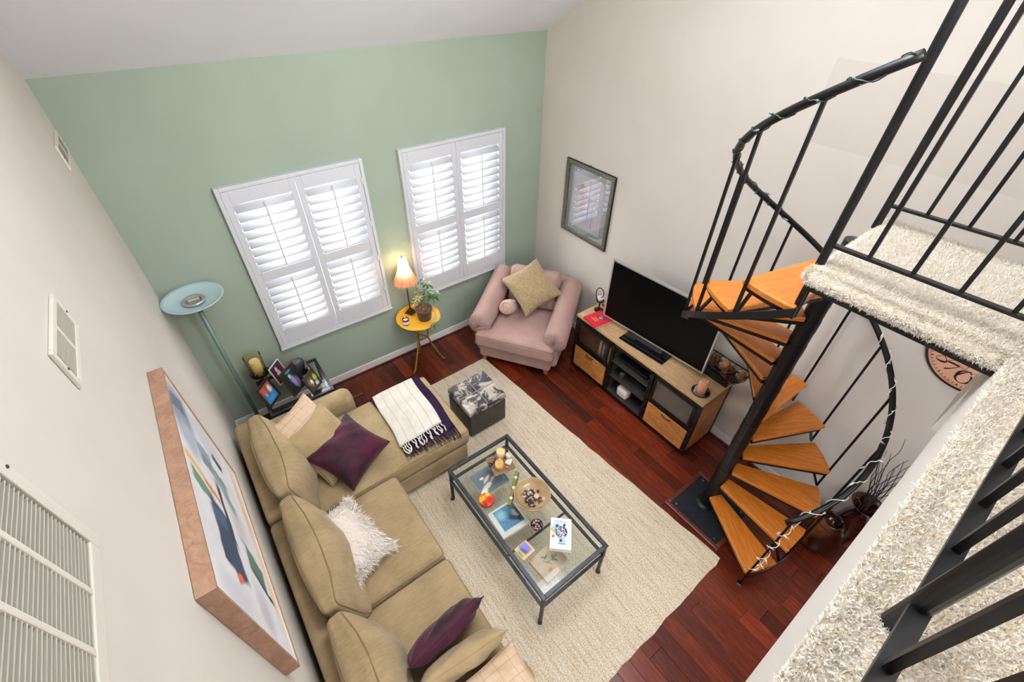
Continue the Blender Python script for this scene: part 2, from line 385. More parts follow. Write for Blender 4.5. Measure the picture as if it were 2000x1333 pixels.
# ------------------------------------------------------------------ wall vents
def vent(name, label, y0, y1, z0, z1, rows, pitch, border=.022, deep=.012, tilt=-12):
    t = thing(name, label, 'vent', (0, (y0 + y1) / 2, z0)); hy = (y1 - y0) / 2; H = z1 - z0
    f = MB().bb(.0005, deep, -hy, -hy + border, 0, H).bb(.0005, deep, hy - border, hy, 0, H).bb(.0005, deep, -hy + border, hy - border, 0, border).bb(.0005, deep, -hy + border, hy - border, H - border, H)
    seg = (2 * hy - 2 * border) / rows
    for i in range(1, rows): f.bb(.0005, deep, -hy + border + seg * i - .008, -hy + border + seg * i + .008, border, H - border)
    ob('frame', f, VENT, t, bevel=.003)
    ob('duct_backing', MB().bb(.0003, .001, -hy + .01, hy - .01, .01, H - .01), VENTD, t)
    ns = int((H - 2 * border) / pitch); L = seg - .016
    sm = MB().box((0, 0, 0), (.008, L, .0026), rotm(0, math.radians(tilt), 0)).mesh('slat'); sm.materials.append(VENTS)
    for r in range(rows):
        for i in range(ns): link('slat', sm, None, t, loc=(.0065, -hy + border + seg * (r + .5), border + pitch * (i + .5)))
    for yy in (-hy + .011, hy - .011): ob('screw', MB().lathe([(0, .003), (.004, .002), (.004, 0)], 8, R=rotm(0, PI / 2, 0), c=(deep, yy, H / 2)), VENTD, t)
vent('wall_register', 'small cream wall register between the big grille and the green wall', -2.59, -2.235, 2.852, 2.99, 2, .0062)
vent('wall_register', 'small cream wall register high in the corner beside the green wall', -.43, -.07, 2.825, 2.962, 2, .0066)
vent('return_air_grille', 'large cream return air grille at the near end of the left wall', -3.98, -3.13, 2.826, 3.41, 6, .0118, .036)
# ------------------------------------------------------------------ loft floor, bridge, soffit
CARP = mat('carpet_backing', (232, 222, 204), .95, c2=(242, 234, 220), sc=40, bump=.5, bsc=160)
YL = -4.21; ZL = 2.80
o = struct(ob('floor_loft', MB().bb(0, W, -7.5, YL, 2.47, ZL), CREAM, bevel=.006)); o['label'] = 'loft floor with a cream drywall edge'; LOFT = o
ob('carpet', MB().bb(.0, W, -7.5, YL - .003, ZL, ZL + .012), CARP, o)
BR = struct(ob('floor_bridge', MB().bb(2.512, 3.345, YL + .001, -3.535, 2.724, 2.744), BLACK)); BR['label'] = 'carpeted landing bridge from the spiral stair to the loft'
ob('carpet', MB().rbox((.84, .70, .07), .034, 3, c=(2.93, -3.86, 2.780)), CARP, BR, smooth=True)
struct(ob('trim_4', MB().bb(2.93, 3.3, -4.36, -4.216, 2.12, 2.47), CREAM))['label'] = 'boxed soffit below the loft edge beside the clock'
def pile(name, pts, nrm, length, width, mt, parent, lean=.55, seed=1):
    g = np.random.default_rng(seed); n = len(pts); pts = np.array(pts); nrm = np.array(nrm)
    d = nrm + g.normal(0, lean, (n, 3)); d /= np.linalg.norm(d, axis=1, keepdims=True)
    d2 = d + g.normal(0, lean * .8, (n, 3)); d2 /= np.linalg.norm(d2, axis=1, keepdims=True)
    s = np.cross(d, g.normal(0, 1, (n, 3))); s /= np.linalg.norm(s, axis=1, keepdims=True)
    L = length * g.uniform(.6, 1.2, (n, 1)); w = width * g.uniform(.7, 1.3, (n, 1)) / 2
    m1 = pts + d * L * .55; tip = m1 + d2 * L * .5
    V = np.stack([pts - s * w, pts + s * w, m1 + s * w, m1 - s * w, tip], 1).reshape(-1, 3)
    me = bpy.data.meshes.new(name); me.vertices.add(n * 5); me.vertices.foreach_set('co', V.ravel())
    idx = (np.arange(n)[:, None] * 5 + np.array([0, 1, 2, 3, 3, 2, 4])).ravel(); me.loops.add(n * 7); me.loops.foreach_set('vertex_index', idx)
    me.polygons.add(n * 2); st = (np.arange(n)[:, None] * 7 + np.array([0, 4])).ravel(); me.polygons.foreach_set('loop_start', st)
    me.update(calc_edges=True); me.validate(); o = link(name, me, mt, parent); o['kind'] = 'stuff'; return o
def pilemat(name, cs, rough=.9):
    t = NT(name); t.set(Roughness=rough); t.b.inputs['Specular IOR Level'].default_value = .15; g = t.n('ShaderNodeNewGeometry')
    t.col(t.ramp(g.outputs['Random Per Island'], [(i / (len(cs) - 1), c) for i, c in enumerate(cs)])); return t.m
SHAG = pilemat('shag_pile', [(248, 240, 226), (254, 250, 242), (238, 220, 192), (252, 246, 236), (255, 253, 248)])
def surf(n, x0, x1, y0, y1, z, g): return np.stack([g.uniform(x0, x1, n), g.uniform(y0, y1, n), np.full(n, z)], 1), np.tile((0, 0, 1.), (n, 1))
g = np.random.default_rng(3)
a, an = surf(105000, .62, 2.75, -4.80, YL - .004, ZL + .010, g); a2, an2 = surf(16000, 2.7, W - .01, -4.7, YL - .004, ZL + .010, g)
e = 900; ed = np.stack([g.uniform(.55, 2.5, e), np.full(e, YL - .004), np.full(e, ZL + .009)], 1); edn = np.tile((0, .2, 1.), (e, 1))
pile('carpet_pile', np.concatenate([a, a2, ed]), np.concatenate([an, an2, edn]), .019, .0030, SHAG, LOFT, .6, 5)
b, bn = surf(44000, 2.53, 3.34, -4.22, -3.54, ZL + .014, g)
def edge(n, f, g):
    t = g.uniform(0, 1, n); ph = g.uniform(-.35, PI / 2, n); P = np.array([f(q, w) for q, w in zip(t, ph)]); return P[:, 0], P[:, 1]
r_ = .034; zc = ZL + .015 - r_
def fx(t, p): y = -4.21 + t * .70; return ((2.555 - r_ * math.cos(p), y, zc + r_ * math.sin(p)), (-math.cos(p), 0, math.sin(p)))
def fy(t, p): x = 2.53 + t * .81; return ((x, -3.555 + r_ * math.cos(p), zc + r_ * math.sin(p)), (0, math.cos(p), math.sin(p)))
def fx2(t, p): y = -4.21 + t * .70; return ((3.305 + r_ * math.cos(p), y, zc + r_ * math.sin(p)), (math.cos(p), 0, math.sin(p)))
def fz(t, p): y = -4.21 + t * .68; return ((2.51, y, zc - .002 - .022 * (p + .35) / 2), (-1, 0, -.1))
def fw_(t, p): x = 2.53 + t * .81; return ((x, -3.51, zc - .002 - .022 * (p + .35) / 2), (0, 1, -.1))
P = [edge(k, f, g) for k, f in ((12000, fx), (8000, fy), (3500, fx2), (5000, fz), (3500, fw_))]
pile('carpet_pile', np.concatenate([b] + [q[0] for q in P]), np.concatenate([bn] + [q[1] for q in P]), .019, .0030, SHAG, BR, .6, 6)
# ------------------------------------------------------------------ spiral stair
SC = np.array((3.227, -3.462)); SR = .697; T1, DT, SH, SZ = -124.915, 23.966, .199, .021
def rad(d): return math.radians(d)
def zt(th): return ((th - T1) / DT + 1) * SH + SZ
def cyl(r, th, z): return (SC[0] + r * math.cos(rad(th)), SC[1] + r * math.sin(rad(th)), z)
st = thing('spiral_staircase', 'black steel spiral staircase with thirteen golden oak treads', 'staircase', (SC[0], SC[1], 0))
def lc(r, th, z): return (r * math.cos(rad(th)), r * math.sin(rad(th)), z)
ob('centre_pole', MB().lathe([(0, 0), (.085, 0), (.085, .02), (.06, .035), (.055, .05), (.055, 2.70), (0, 2.70)], 24), BLACK, st, smooth=False)
for i in range(1, 14):
    z = SZ + SH * i; ob('pole_sleeve', MB().lathe([(.0555, z - .12), (.0575, z - .12), (.0575, z - .03), (.0555, z - .03)], 20), BLACK, st)
def tread_poly(r, inset=0):
    mid = rad(23.34 / 2); u = np.array((math.cos(mid), math.sin(mid))); v = np.array((-u[1], u[0])); hw = .058 - inset * .3
    p = [u * .05 - v * hw]
    for a in np.linspace(0 + inset * 30, 23.34 - inset * 30, 7): p.append(np.array((r * math.cos(rad(a)), r * math.sin(rad(a)))))
    p.append(u * .05 + v * hw)
    return [tuple(q) for q in p]
tm = MB().prism(tread_poly(SR), -.034, 0).mesh('tread'); tm.materials.append(OAK)
sm_ = MB().prism(tread_poly(SR - .02, .02), -.062, -.0345).mesh('tread_support'); sm_.materials.append(BLACK)
for i in range(13):
    t = link('tread', tm, None, st, loc=(0, 0, SZ + SH * (i + 1)), rot=(0, 0, rad(T1 + DT * i)), bevel=.007)
    link('tread_support', sm_, None, t)
for i in range(13):
    th = T1 + DT * i + 2.4; z = SZ + SH * (i + 1); zb = 0.0 if i == 0 else z - SH - .03
    ob('baluster', MB().bar(lc(.70, th, zb), lc(.70, th, zt(th) + .815), .0155), BLACK, st)
    if i == 0: ob('baluster_foot', MB().lathe([(0, 0), (.026, 0), (.026, .006), (.014, .012), (0, .012)], 14, c=lc(.70, th, 0)), BLACK, st)
    else: ob('tread_brace', MB().bar(lc(.695, th, zb + .01), lc(.60, th - 1, z - .05), .016), BLACK, st)
hp = [lc(.708, th, zt(th) + .82) for th in np.linspace(-127, 185, 90)]
ob('handrail', MB().tube(hp, .0185, 10), BLACK, st, smooth=True)
def arcstrip(t0, t1, off, r=.708, h=.05, th=.008, n=40):
    b = MB(); A = np.linspace(t0, t1, n); vs = []
    for a in A:
        z = zt(a) + off(a)
        for rr, zz in ((r, z), (r + th, z), (r + th, z + h), (r, z + h)): vs.append(lc(rr, a, zz))
    fs = []
    for i in range(n - 1):
        for k in range(4): fs.append((i * 4 + k, i * 4 + (k + 1) % 4, i * 4 + 4 + (k + 1) % 4, i * 4 + 4 + k))
    fs += [(0, 1, 2, 3), tuple(4 * (n - 1) + k for k in range(4))]
    return b.add(vs, fs)
ob('outer_stringer', arcstrip(96, 187, lambda a: -.275 + (a - 143) * .0008), BLACK, st)
ob('outer_stringer', arcstrip(T1 + 3, T1 + DT + 3, lambda a: -.115, h=.03), BLACK, st)
bp = MB().bb(-.235, .235, -.24, .24, .001, .014)
b0 = ob('base_plate', bp, mat('slate_plate', (24, 27, 34), .45, .2, c2=(44, 48, 56), sc=30, lo=.5, hi=.8), st, loc=(-.03, -.05, 0))
for sx in (-1, 1):
    for sy in (-1, 1): ob('bolt', MB().lathe([(0, .008), (.008, .007), (.01, 0)], 8, c=(sx * .2, sy * .2, .014)), mat('bolt_steel', (200, 200, 200), .3, 1) if (sx, sy) == (-1, -1) else bpy.data.materials['bolt_steel'], b0)
bf = MB()
for a in ((-.275, -.235, -.28, .28), (.235, .275, -.28, .28), (-.235, .235, -.28, -.24), (-.235, .235, .24, .28)): bf.bb(*a, .0005, .022)
ob('base_border', bf, DARKTRIM, st, loc=(-.03, -.05, 0), bevel=.008)
# ------------------------------------------------------------------ railings of bridge and loft
ZB, ZTOP = 2.915, 3.80
def rail(name, label, loc, pts, bars, posts, bw=.0155, flat=.028):
    """pts: corner polyline of the rails, bars: baluster feet, posts: (x, y, z0, radius), all world coordinates"""
    t = thing(name, label, 'railing', loc); L = np.array(loc)
    for a, b in zip(pts, pts[1:]):
        ob('bottom_bar', MB().bar(np.array((*a, ZB)) - L, np.array((*b, ZB)) - L, flat, .012), BLACK, t)
        ob('top_rail', MB().tube([np.array((*a, ZTOP)) - L, np.array((*b, ZTOP)) - L], .02, 10), BLACK, t, smooth=True)
    for x, y in bars: ob('baluster', MB().bar(np.array((x, y, ZB)) - L, np.array((x, y, ZTOP)) - L, bw), BLACK, t)
    for x, y, z0, r in posts:
        ob('post', MB().tube([np.array((x, y, z0)) - L, np.array((x, y, ZTOP + .015)) - L], r, 14), BLACK, t)
    return t
rail('bridge_railing', 'black steel railing along the near side of the carpeted bridge', (2.593, -3.525, 2.815), [(2.593, -3.525), (2.625, -4.305)], [(2.60 + .0065 * k, -3.675 - .154 * k) for k in range(4)], [(2.593, -3.525, 2.53, .0185)])
rail('bridge_railing', 'black steel railing along the wall side of the carpeted bridge', (3.235, -3.505, 2.815), [(3.235, -3.505), (3.30, -4.30), (3.955, -4.30)], [(3.25 + .013 * k, -3.665 - .162 * k) for k in range(4)] + [(3.46 + .16 * k, -4.30) for k in range(3)], [(3.235, -3.505, 2.79, .018), (3.30, -4.305, 2.80, .016)])
rail('loft_railing', 'black steel railing along the loft edge, nearest the camera', (1.292, -4.305, 2.812), [(.02, -4.305), (2.60, -4.305)], [(.10 + .1715 * k, -4.305) for k in range(15) if k != 7], [(1.294, -4.303, 2.80, .0205)], .0165, .034)
ob('landing_bracket', MB().bar((2.586 - SC[0], -3.528 - SC[1], 2.53), (2.586 - SC[0], -3.528 - SC[1], 2.735), .05, .022), BLACK, st)
# ------------------------------------------------------------------ string lights
WHW = mat('white_wire', (236, 228, 214), .5); GRW = mat('green_wire', (30, 44, 38), .5); GRS = mat('green_socket', (62, 112, 104), .45); BULB = mat('clear_bulb', (236, 232, 222), .12, Transmission_Weight=.5)
def strand(name, label, path, nb, wire, sock, rad_=.027, turns=9, seed=1):
    r = random.Random(seed); t = thing(name, label, 'string lights', tuple(path[0])); o0 = np.array(path[0]); n = len(path); pts = []
    for i, p in enumerate(path):
        a = 2 * PI * turns * i / n + r.uniform(-.3, .3); p = np.array(p); d = np.array(path[min(i + 1, n - 1)]) - np.array(path[max(i - 1, 0)]); d /= np.linalg.norm(d)
        u = np.cross(d, (0, 0, 1.)); u = u / (np.linalg.norm(u) + 1e-6) if np.linalg.norm(u) > .05 else np.array((1., 0, 0)); v = np.cross(d, u)
        pts.append(p + (u * math.cos(a) + v * math.sin(a)) * rad_ - o0)
    ob('wire', MB().tube(pts, .0027, 6), wire, t, smooth=True)
    for k in range(nb):
        p = pts[int((k + .5) * n / nb)]; d = np.array((r.uniform(-1, 1), r.uniform(-1, 1), r.uniform(-.6, .6))); d /= np.linalg.norm(d)
        s = ob('bulb_socket', MB().tube([p, p + d * .022], .0052, 7), sock, t); ob('bulb', MB().tube([p + d * .022, p + d * .034, p + d * .042], [.0042, .0036, .0006], 7), BULB, s)
w1 = [cyl(.70, T1 + 2.4, z) for z in np.linspace(.26, .98, 50)]
w1 = [cyl(.66, T1 + 18, .25), cyl(.68, T1 + 14, .25), cyl(.69, T1 + 9, .26)] + w1 + [cyl(.708, th, zt(th) + .82) for th in np.linspace(-122, -20, 110)]
strand('string_lights', 'white wire fairy lights wound round the lower stair handrail', w1, 34, WHW, WHW, .026, 13, 2)
strand('string_lights', 'green wire fairy lights wound round the upper stair handrail', [cyl(.708, th, zt(th) + .82) for th in np.linspace(48, 184, 150)], 17, GRW, GRS, .0225, 12, 3)
# ------------------------------------------------------------------ furniture helpers
def obw(name, mb, mt, parent, **k):
    """mesh given in room coordinates, hung under an unrotated thing"""
    L = np.array(parent.location if parent.parent is None else parent.parent.location); mb.v = [tuple(np.array(p) - L) for p in mb.v]; return ob(name, mb, mt, parent, **k)
def rb(x0, x1, y0, y1, z0, z1, r, k=4, f=None): return MB().rbox((x1 - x0, y1 - y0, z1 - z0), r, k, f, ((x0 + x1) / 2, (y0 + y1) / 2, (z0 + z1) / 2))
def crown(h, w, d, amt):
    def f(P):
        P = P.copy(); m = P[:, 2] > h * .1; k = (1 - (2 * P[:, 0] / w) ** 4).clip(0) * (1 - (2 * P[:, 1] / d) ** 4).clip(0); P[:, 2] += np.where(m, amt * k, 0); return P
    return f
def pillow(name, label, q, t, mt, wr=.012, seed=1, n=26, pinch=.10, group=None, flange=0, cat='pillow'):
    A, B, C, D = [np.array(p, float) for p in q]; c = (A + B + C + D) / 4
    X = ((A - D) + (B - C)) / 2; Y = ((A - B) + (D - C)) / 2; w = np.linalg.norm(X); h = np.linalg.norm(Y)
    X /= w; Y = Y - X * (X @ Y); Y /= np.linalg.norm(Y); N = np.cross(X, Y)
    g = np.random.default_rng(seed); ph = g.uniform(0, 6.28, (6,)); fq = g.uniform(2, 6, (6, 2))
    w *= 1.1; h *= 1.1
    def pt(u, v, s):
        x = w / 2 * u * (1 - pinch * (1 - v * v) * abs(u) ** 3); y = h / 2 * v * (1 - pinch * (1 - u * u) * abs(v) ** 3)
        e = ((1 - abs(u) ** 2.6) * (1 - abs(v) ** 2.6)); z = t / 2 * max(e, 0) ** .62
        k = sum(math.sin(fq[i, 0] * u * 2 + fq[i, 1] * v * 2 + ph[i]) for i in range(6)) / 6
        return (x, y, s * (z + wr * k * min(1, e * 3)))
    b = MB()
    for s in (1, -1): b.grid(lambda i, j: pt(2 * i - 1, 2 * j - 1, s), n, n)
    me = b.mesh(name, True, False)
    bm = bmesh.new(); bm.from_mesh(me); bmesh.ops.remove_doubles(bm, verts=bm.verts, dist=.0006); bmesh.ops.recalc_face_normals(bm, faces=bm.faces); bm.to_mesh(me); bm.free()
    me.polygons.foreach_set('use_smooth', [True] * len(me.polygons))
    o = link(name, me, mt); Mx = Matrix([list(r) for r in np.stack([X, Y, N], 1)]).to_4x4(); Mx.translation = c; o.matrix_world = Mx
    edge = [(pt(u, -1, 1)[0], pt(u, -1, 1)[1], 0) for u in np.linspace(-1, 1, 14)] + [(pt(1, v, 1)[0], pt(1, v, 1)[1], 0) for v in np.linspace(-1, 1, 14)[1:]] + [(pt(u, 1, 1)[0], pt(u, 1, 1)[1], 0) for u in np.linspace(1, -1, 14)[1:]] + [(pt(-1, v, 1)[0], pt(-1, v, 1)[1], 0) for v in np.linspace(1, -1, 14)[1:-1]]
    if flange >= 0: ob('seam', MB().tube(edge, .0035, 6, closed=True), mt, o, smooth=True)
    return tag(o, label, cat, group)
# ------------------------------------------------------------------ rug
def rugmat():
    t = NT('jute_weave'); t.set(Roughness=.95); t.b.inputs['Specular IOR Level'].default_value = .1
    v = t.coord('Object'); st_ = t.coord('Object', (52, 3.2, 1)); st2 = t.coord('Object', (95, 120, 1)); st3 = t.coord('Object', (30, .9, 1))
    base = t.ramp(t.noise(st_, 1.0, 4, .7), [(.28, (182, 154, 128)), (.45, (206, 187, 167)), (.7, (224, 210, 195))])
    fl_ = t.ramp(t.noise(t.coord('Object', (70, 11, 1)), 1.0, 3, .6), [(.61, (0, 0, 0)), (.68, (255, 255, 255))])
    line = t.ramp(t.noise(st3, 1.0, 2), [(.5, (0, 0, 0)), (.64, (255, 255, 255))])
    c = t.mix(t.math('MULTIPLY', fl_, t.math('ADD', t.math('MULTIPLY', line, .75), .08)), base, lin((118, 88, 58)))
    t.col(t.mix(.75, c, t.ramp(t.noise(st2, 1.0, 2), [(.32, (150, 142, 132)), (.68, (250, 246, 240))]), 'OVERLAY'))
    w = t.n('ShaderNodeTexWave'); w.inputs['Scale'].default_value = 26; w.inputs['Distortion'].default_value = 2.0; w.inputs['Detail Scale'].default_value = 4; t.l(v, w.inputs['Vector'])
    t.bump(t.math('ADD', w.outputs['Fac'], t.noise(st2, 1.0, 2)),  .6, .006); return t.m
rp = []
crn = [(2.672, -.665), (2.895, -3.85), (.95, -3.885), (.85, -.70)]
for i in range(4):
    a = np.array(crn[i]); b = np.array(crn[(i + 1) % 4])
    for k in range(24): rp.append(tuple(a + (b - a) * k / 24 + rng.normal(0, .0045, 2)))
RUG = tag(ob('jute_rug', MB().prism(rp, .0006, .011), rugmat()), 'large cream woven jute rug under the coffee table', 'rug')
# ------------------------------------------------------------------ sectional sofa
SOFA = fabric('tan_chenille', (140, 119, 86), (172, 149, 113), .88, 3.2, 420, .55, .15, 7, streak=(1, 5, 1))
SOFAD = mat('sofa_piping', (122, 104, 70), .9)
so = thing('sectional_sofa', 'tan chenille sectional sofa with a chaise, against the left wall', 'sofa', (.5, -2.18, 0))
obw('base', rb(.05, .965, -3.66, -.70, .07, .295, .03).rbox((.76, .86, .215), .025, 4, None, (1.34, -1.365, .1775)), SOFA, so, smooth=True)
obw('foot', MB().bb(1.62, 1.69, -1.75, -1.68, .0115, .075), BLACKM, so); obw('foot', MB().bb(1.62, 1.69, -1.04, -.97, .0115, .075), BLACKM, so)
obw('foot', MB().bb(.08, .15, -.8, -.73, 0, .075), BLACKM, so); obw('foot', MB().bb(.08, .15, -3.6, -3.53, 0, .075), BLACKM, so); obw('foot', MB().bb(.9, .96, -3.6, -3.53, .0, .075), BLACKM, so)
obw('backrest', rb(.04, .19, -1.785, -.70, .075, .70, .045, 6), SOFA, so, smooth=True)
obw('backrest', rb(.04, .19, -3.66, -1.80, .075, .70, .045, 6), SOFA, so, smooth=True)
obw('arm', rb(.10, 1.035, -.905, -.685, .075, .605, .075, 6), SOFA, so, smooth=True)
obw('arm', rb(.10, 1.05, -3.68, -3.455, .075, .605, .09, 6), SOFA, so, smooth=True)
def seat(x0, x1, y0, y1, z0, z1, amt):
    w, d, h = x1 - x0, y1 - y0, z1 - z0; f = crown(h, w, d, amt); c = ((x0 + x1) / 2, (y0 + y1) / 2, (z0 + z1) / 2)
    o = obw('seat_cushion', MB().rbox((w, d, h), .045, 10, f, c), SOFA, so, smooth=True)
    for s in (1, -1):
        hx, hy, zz = w / 2 - .012, d / 2 - .012, s * (h / 2 - .014); r = .03; lp = []
        for (cx, cy, a0) in ((hx - r, hy - r, 0), (-hx + r, hy - r, 90), (-hx + r, -hy + r, 180), (hx - r, -hy + r, 270)):
            for a in (0, 30, 60, 90): lp.append((cx + r * math.cos(rad(a0 + a)) + c[0], cy + r * math.sin(rad(a0 + a)) + c[1], zz + c[2]))
        obw('piping', MB().tube(lp, .0045, 6, closed=True), SOFAD, o, smooth=True)
seat(.21, 1.755, -1.80, -.912, .293, .475, .03); seat(.21, .998, -2.648, -1.812, .297, .478, .035); seat(.21, 1.0, -3.45, -2.656, .297, .478, .035)
def backcushion(y0, y1, lean, seed, dx=0):
    w = y1 - y0; h = .47; t = .15; g = np.random.default_rng(seed); ph = g.uniform(0, 6, 4)
    def f(P):
        P = P.copy(); u = (2 * P[:, 1] / w).clip(-1, 1); v = (2 * P[:, 2] / h).clip(-1, 1); k = (1 - np.abs(u) ** 2.5) * (1 - v ** 4); P[:, 0] = P[:, 0] * (1 - .38 * np.abs(u) ** 3.0 * (.4 + .6 * (v > -.5)))
        P[:, 0] += .095 * k * (P[:, 0] > 0) - .05 * k * (P[:, 0] < 0) + .02 * k * np.sin(5 * u + ph[0]) * (P[:, 0] > 0)
        top = (v > 0) * v; P[:, 2] += top * (.016 * np.abs(u) ** 5 - .006 * (1 - u ** 2) + .006 * np.sin(7 * u + ph[1])); P[:, 1] *= 1 - .035 * np.abs(v) ** 3
        return P
    R = rotm(0, rad(-lean), 0); c = np.array((.275 + dx, (y0 + y1) / 2, .685))
    o = obw('back_cushion', MB().rbox((t, w, h), .04, 9, f).rot(R, c), SOFA, so, smooth=True)
    for s in (1, -1):
        hy, hz, xx = w / 2 - .011, h / 2 - .011, s * (t / 2 - .011); r = .03; lp = []
        for (cy, cz, a0) in ((hy - r, hz - r, 0), (-hy + r, hz - r, 90), (-hy + r, -hz + r, 180), (hy - r, -hz + r, 270)):
            for a in (0, 30, 60, 90): lp.append((xx, cy + r * math.cos(rad(a0 + a)), cz + r * math.sin(rad(a0 + a))))
            nx = {0: (1, 0), 90: (0, 1), 180: (-1, 0), 270: (0, -1)}[a0]
            a_ = np.array(lp[-1]); nxt = {0: (xx, -hy + r, hz), 90: (xx, -hy, -hz + r), 180: (xx, hy - r, -hz), 270: (xx, hy, hz - r)}[a0]
            for k in (.2, .4, .6, .8): lp.append(tuple(a_ + (np.array(nxt) - a_) * k))
        obw('piping', MB().add(f(np.array(lp)), []).rot(R, c) and MB().tube([tuple(q) for q in (f(np.array(lp)) @ R.T + c)], .0045, 6, closed=True), SOFAD, o, smooth=True)
backcushion(-1.785, -.905, 13, 1); backcushion(-2.715, -1.80, 16, 2, .01); backcushion(-3.44, -2.73, 14, 3, .005)
# ------------------------------------------------------------------ throw pillows on the sofa
def plaidmat(name):
    t = NT(name); t.set(Roughness=.9); v = t.coord('Object'); sp = t.n('ShaderNodeSeparateXYZ'); t.l(v, sp.inputs[0])
    c = t.ramp(t.noise(v, 9, 3), [(.35, (204, 174, 144)), (.65, (216, 190, 162))])
    for ax, per, w_, colr in ((0, 11.0, .10, (176, 118, 78)), (1, 11.0, .10, (176, 118, 78)), (0, 22.0, .07, (196, 140, 100)), (1, 22.0, .07, (150, 104, 78))):
        fr = t.math('FRACT', t.math('MULTIPLY', t.math('ADD', sp.outputs[ax], 3.0), per)); c = t.mix(t.math('MULTIPLY', t.math('LESS_THAN', fr, w_), .24), c, lin(colr))
    t.col(c); t.bump(t.noise(v, 300, 2), .3, .004); return t.m
PLAID = plaidmat('tan_plaid'); VELVET = fabric('plum_velvet', (34, 5, 19), (74, 16, 42), .55, 6, 300, .9, .12, 9); VELVET2 = VELVET
TAN2 = fabric('tan_pillow_cloth', (158, 134, 96), (178, 154, 114), .88, 4, 420, .4, .3, 10)
OLIVE = fabric('olive_gold_cloth', (146, 124, 90), (166, 145, 109), .85, 40, 300, .6, .3, 9)
pillow('throw_pillow', 'tan plaid pillow propped against the far sofa arm', [(.655, -.93, .90), (.83, -1.27, .60), (.45, -1.49, .58), (.29, -1.12, .86)], .17, PLAID, .01, 1)
pillow('throw_pillow', 'plain tan pillow leaning between the plaid pillow and the plum velvet one', [(.735, -1.085, .86), (.91, -1.425, .57), (.53, -1.645, .54), (.345, -1.235, .81)], .16, TAN2, .012, 2)
pillow('throw_pillow', 'plum velvet square pillow lying on the chaise end of the sofa', [(.895, -1.205, .745), (1.03, -1.56, .57), (.625, -1.80, .57), (.495, -1.445, .735)], .17, VELVET, .014, 3)
pillow('throw_pillow', 'plum velvet pillow standing on edge near the near sofa arm', [(.95, -3.145, .79), (.985, -3.03, .51), (.47, -3.085, .51), (.455, -3.20, .79)], .15, VELVET2, .016, 4)
pillow('throw_pillow', 'tan pillow standing against the near sofa arm', [(.995, -3.37, .77), (.995, -3.28, .50), (.47, -3.23, .50), (.475, -3.32, .77)], .15, TAN2, .012, 5)
pillow('throw_pillow', 'tan plaid pillow lying flat on the near sofa arm', [(1.02, -3.42, .645), (1.0, -3.74, .66), (.5, -3.74, .66), (.52, -3.42, .68)], .14, PLAID, .012, 6)
FURB = mat('fur_backing', (226, 214, 202), .95)
fq = [(.57, -1.985, .665), (.655, -2.36, .605), (.38, -2.52, .68), (.28, -2.05, .80)]
fp = pillow('fur_pillow', 'fluffy white faux fur pillow on the middle of the sofa', fq, .13, FURB, .008, 7, flange=-1)
fm = fp.data; nv = len(fm.vertices); co = np.zeros(nv * 3); no = np.zeros(nv * 3); fm.vertices.foreach_get('co', co); fm.vertices.foreach_get('normal', no); co = co.reshape(-1, 3); no = no.reshape(-1, 3)
ii = rng.choice(nv, 22000); tone = co[ii] + rng.normal(0, .008, (22000, 3)) * (1, 1, .1)
fl2 = no[ii] * .6 + co[ii] * (2.2, 2.2, 0) + np.array((.25, -.35, 0.1)) * rng.uniform(.5, 1.2, (22000, 1))
fu = pile('fur', tone, fl2, .07, .0055, pilemat('white_fur', [(244, 232, 220), (252, 247, 241), (236, 216, 198), (250, 244, 238), (254, 252, 250)]), fp, .2, 8)
# ------------------------------------------------------------------ throws on the chaise
CREAMT = fabric('cream_knit', (214, 204, 190), (230, 222, 210), .95, 8, 240, .8, .2, 0)
PURT = fabric('dark_purple_knit', (28, 14, 36), (48, 26, 56), .95, 14, 160, .9, .0, 0)
def throwsheet(c00, c10, c11, c01, top, edge_y, drop, thick, seed, amp=.006):
    """c00,c10 far corners, c01,c11 near corners (x, y); hangs over the far edge of the chaise"""
    g = np.random.default_rng(seed); ph = g.uniform(0, 6, 5)
    def f(u, v):
        p = (np.array(c00) * (1 - u) + np.array(c10) * u) * (1 - v) + (np.array(c01) * (1 - u) + np.array(c11) * u) * v
        k = min(1, 4 * u * (1 - u) * 2); cr = .03 * (1 - ((p[0] - .98) / .78) ** 4) * (1 - ((p[1] + 1.356) / .445) ** 4) if abs(p[1] + 1.356) < .445 else 0
        z = top + max(cr, 0) + amp * (math.sin(9 * u + ph[0] + 2 * v) + .6 * math.sin(17 * u + ph[1]) + .4 * math.sin(7 * v + ph[2])) * .5 + amp
        y = p[1]
        if y > edge_y: z -= (y - edge_y) * 1.6 + ((y - edge_y) * 4) ** 2; y = edge_y + (y - edge_y) * .55
        return (p[0] + .008 * math.sin(8 * v + ph[3]), y, z)
    return MB().grid(f, 26, 34), f
tt = thing('throw_blanket', 'dark purple fringed throw under the cream throw on the chaise', 'blanket', (1.42, -1.35, .48))
m_, fpu = throwsheet((1.17, -.80), (1.70, -.84), (1.665, -1.70), (1.16, -1.66), .482, -.915, .1, .012, 3, .004)
obw('cloth', m_, PURT, tt, smooth=True, solid=.012)
fr_ = MB(); r2 = random.Random(4)
for k in range(130):
    u = k / 129; a = np.array(fpu(u, 1.0)); d = np.array((r2.uniform(-.02, .02), -.07 - r2.uniform(0, .05), 0)); zz = .5 if True else 0
    b_ = a + d; yy = b_[1]; zb = a[2] - .004 if yy > -1.79 else a[2] - .02 - (-1.79 - yy) * .8
    fr_.tube([a, (a + b_) / 2 + (0, 0, .004), (b_[0], max(yy, -1.812) if yy < -1.79 else yy, zb)], .0022, 4)
obw('fringe', fr_, PURT, tt)
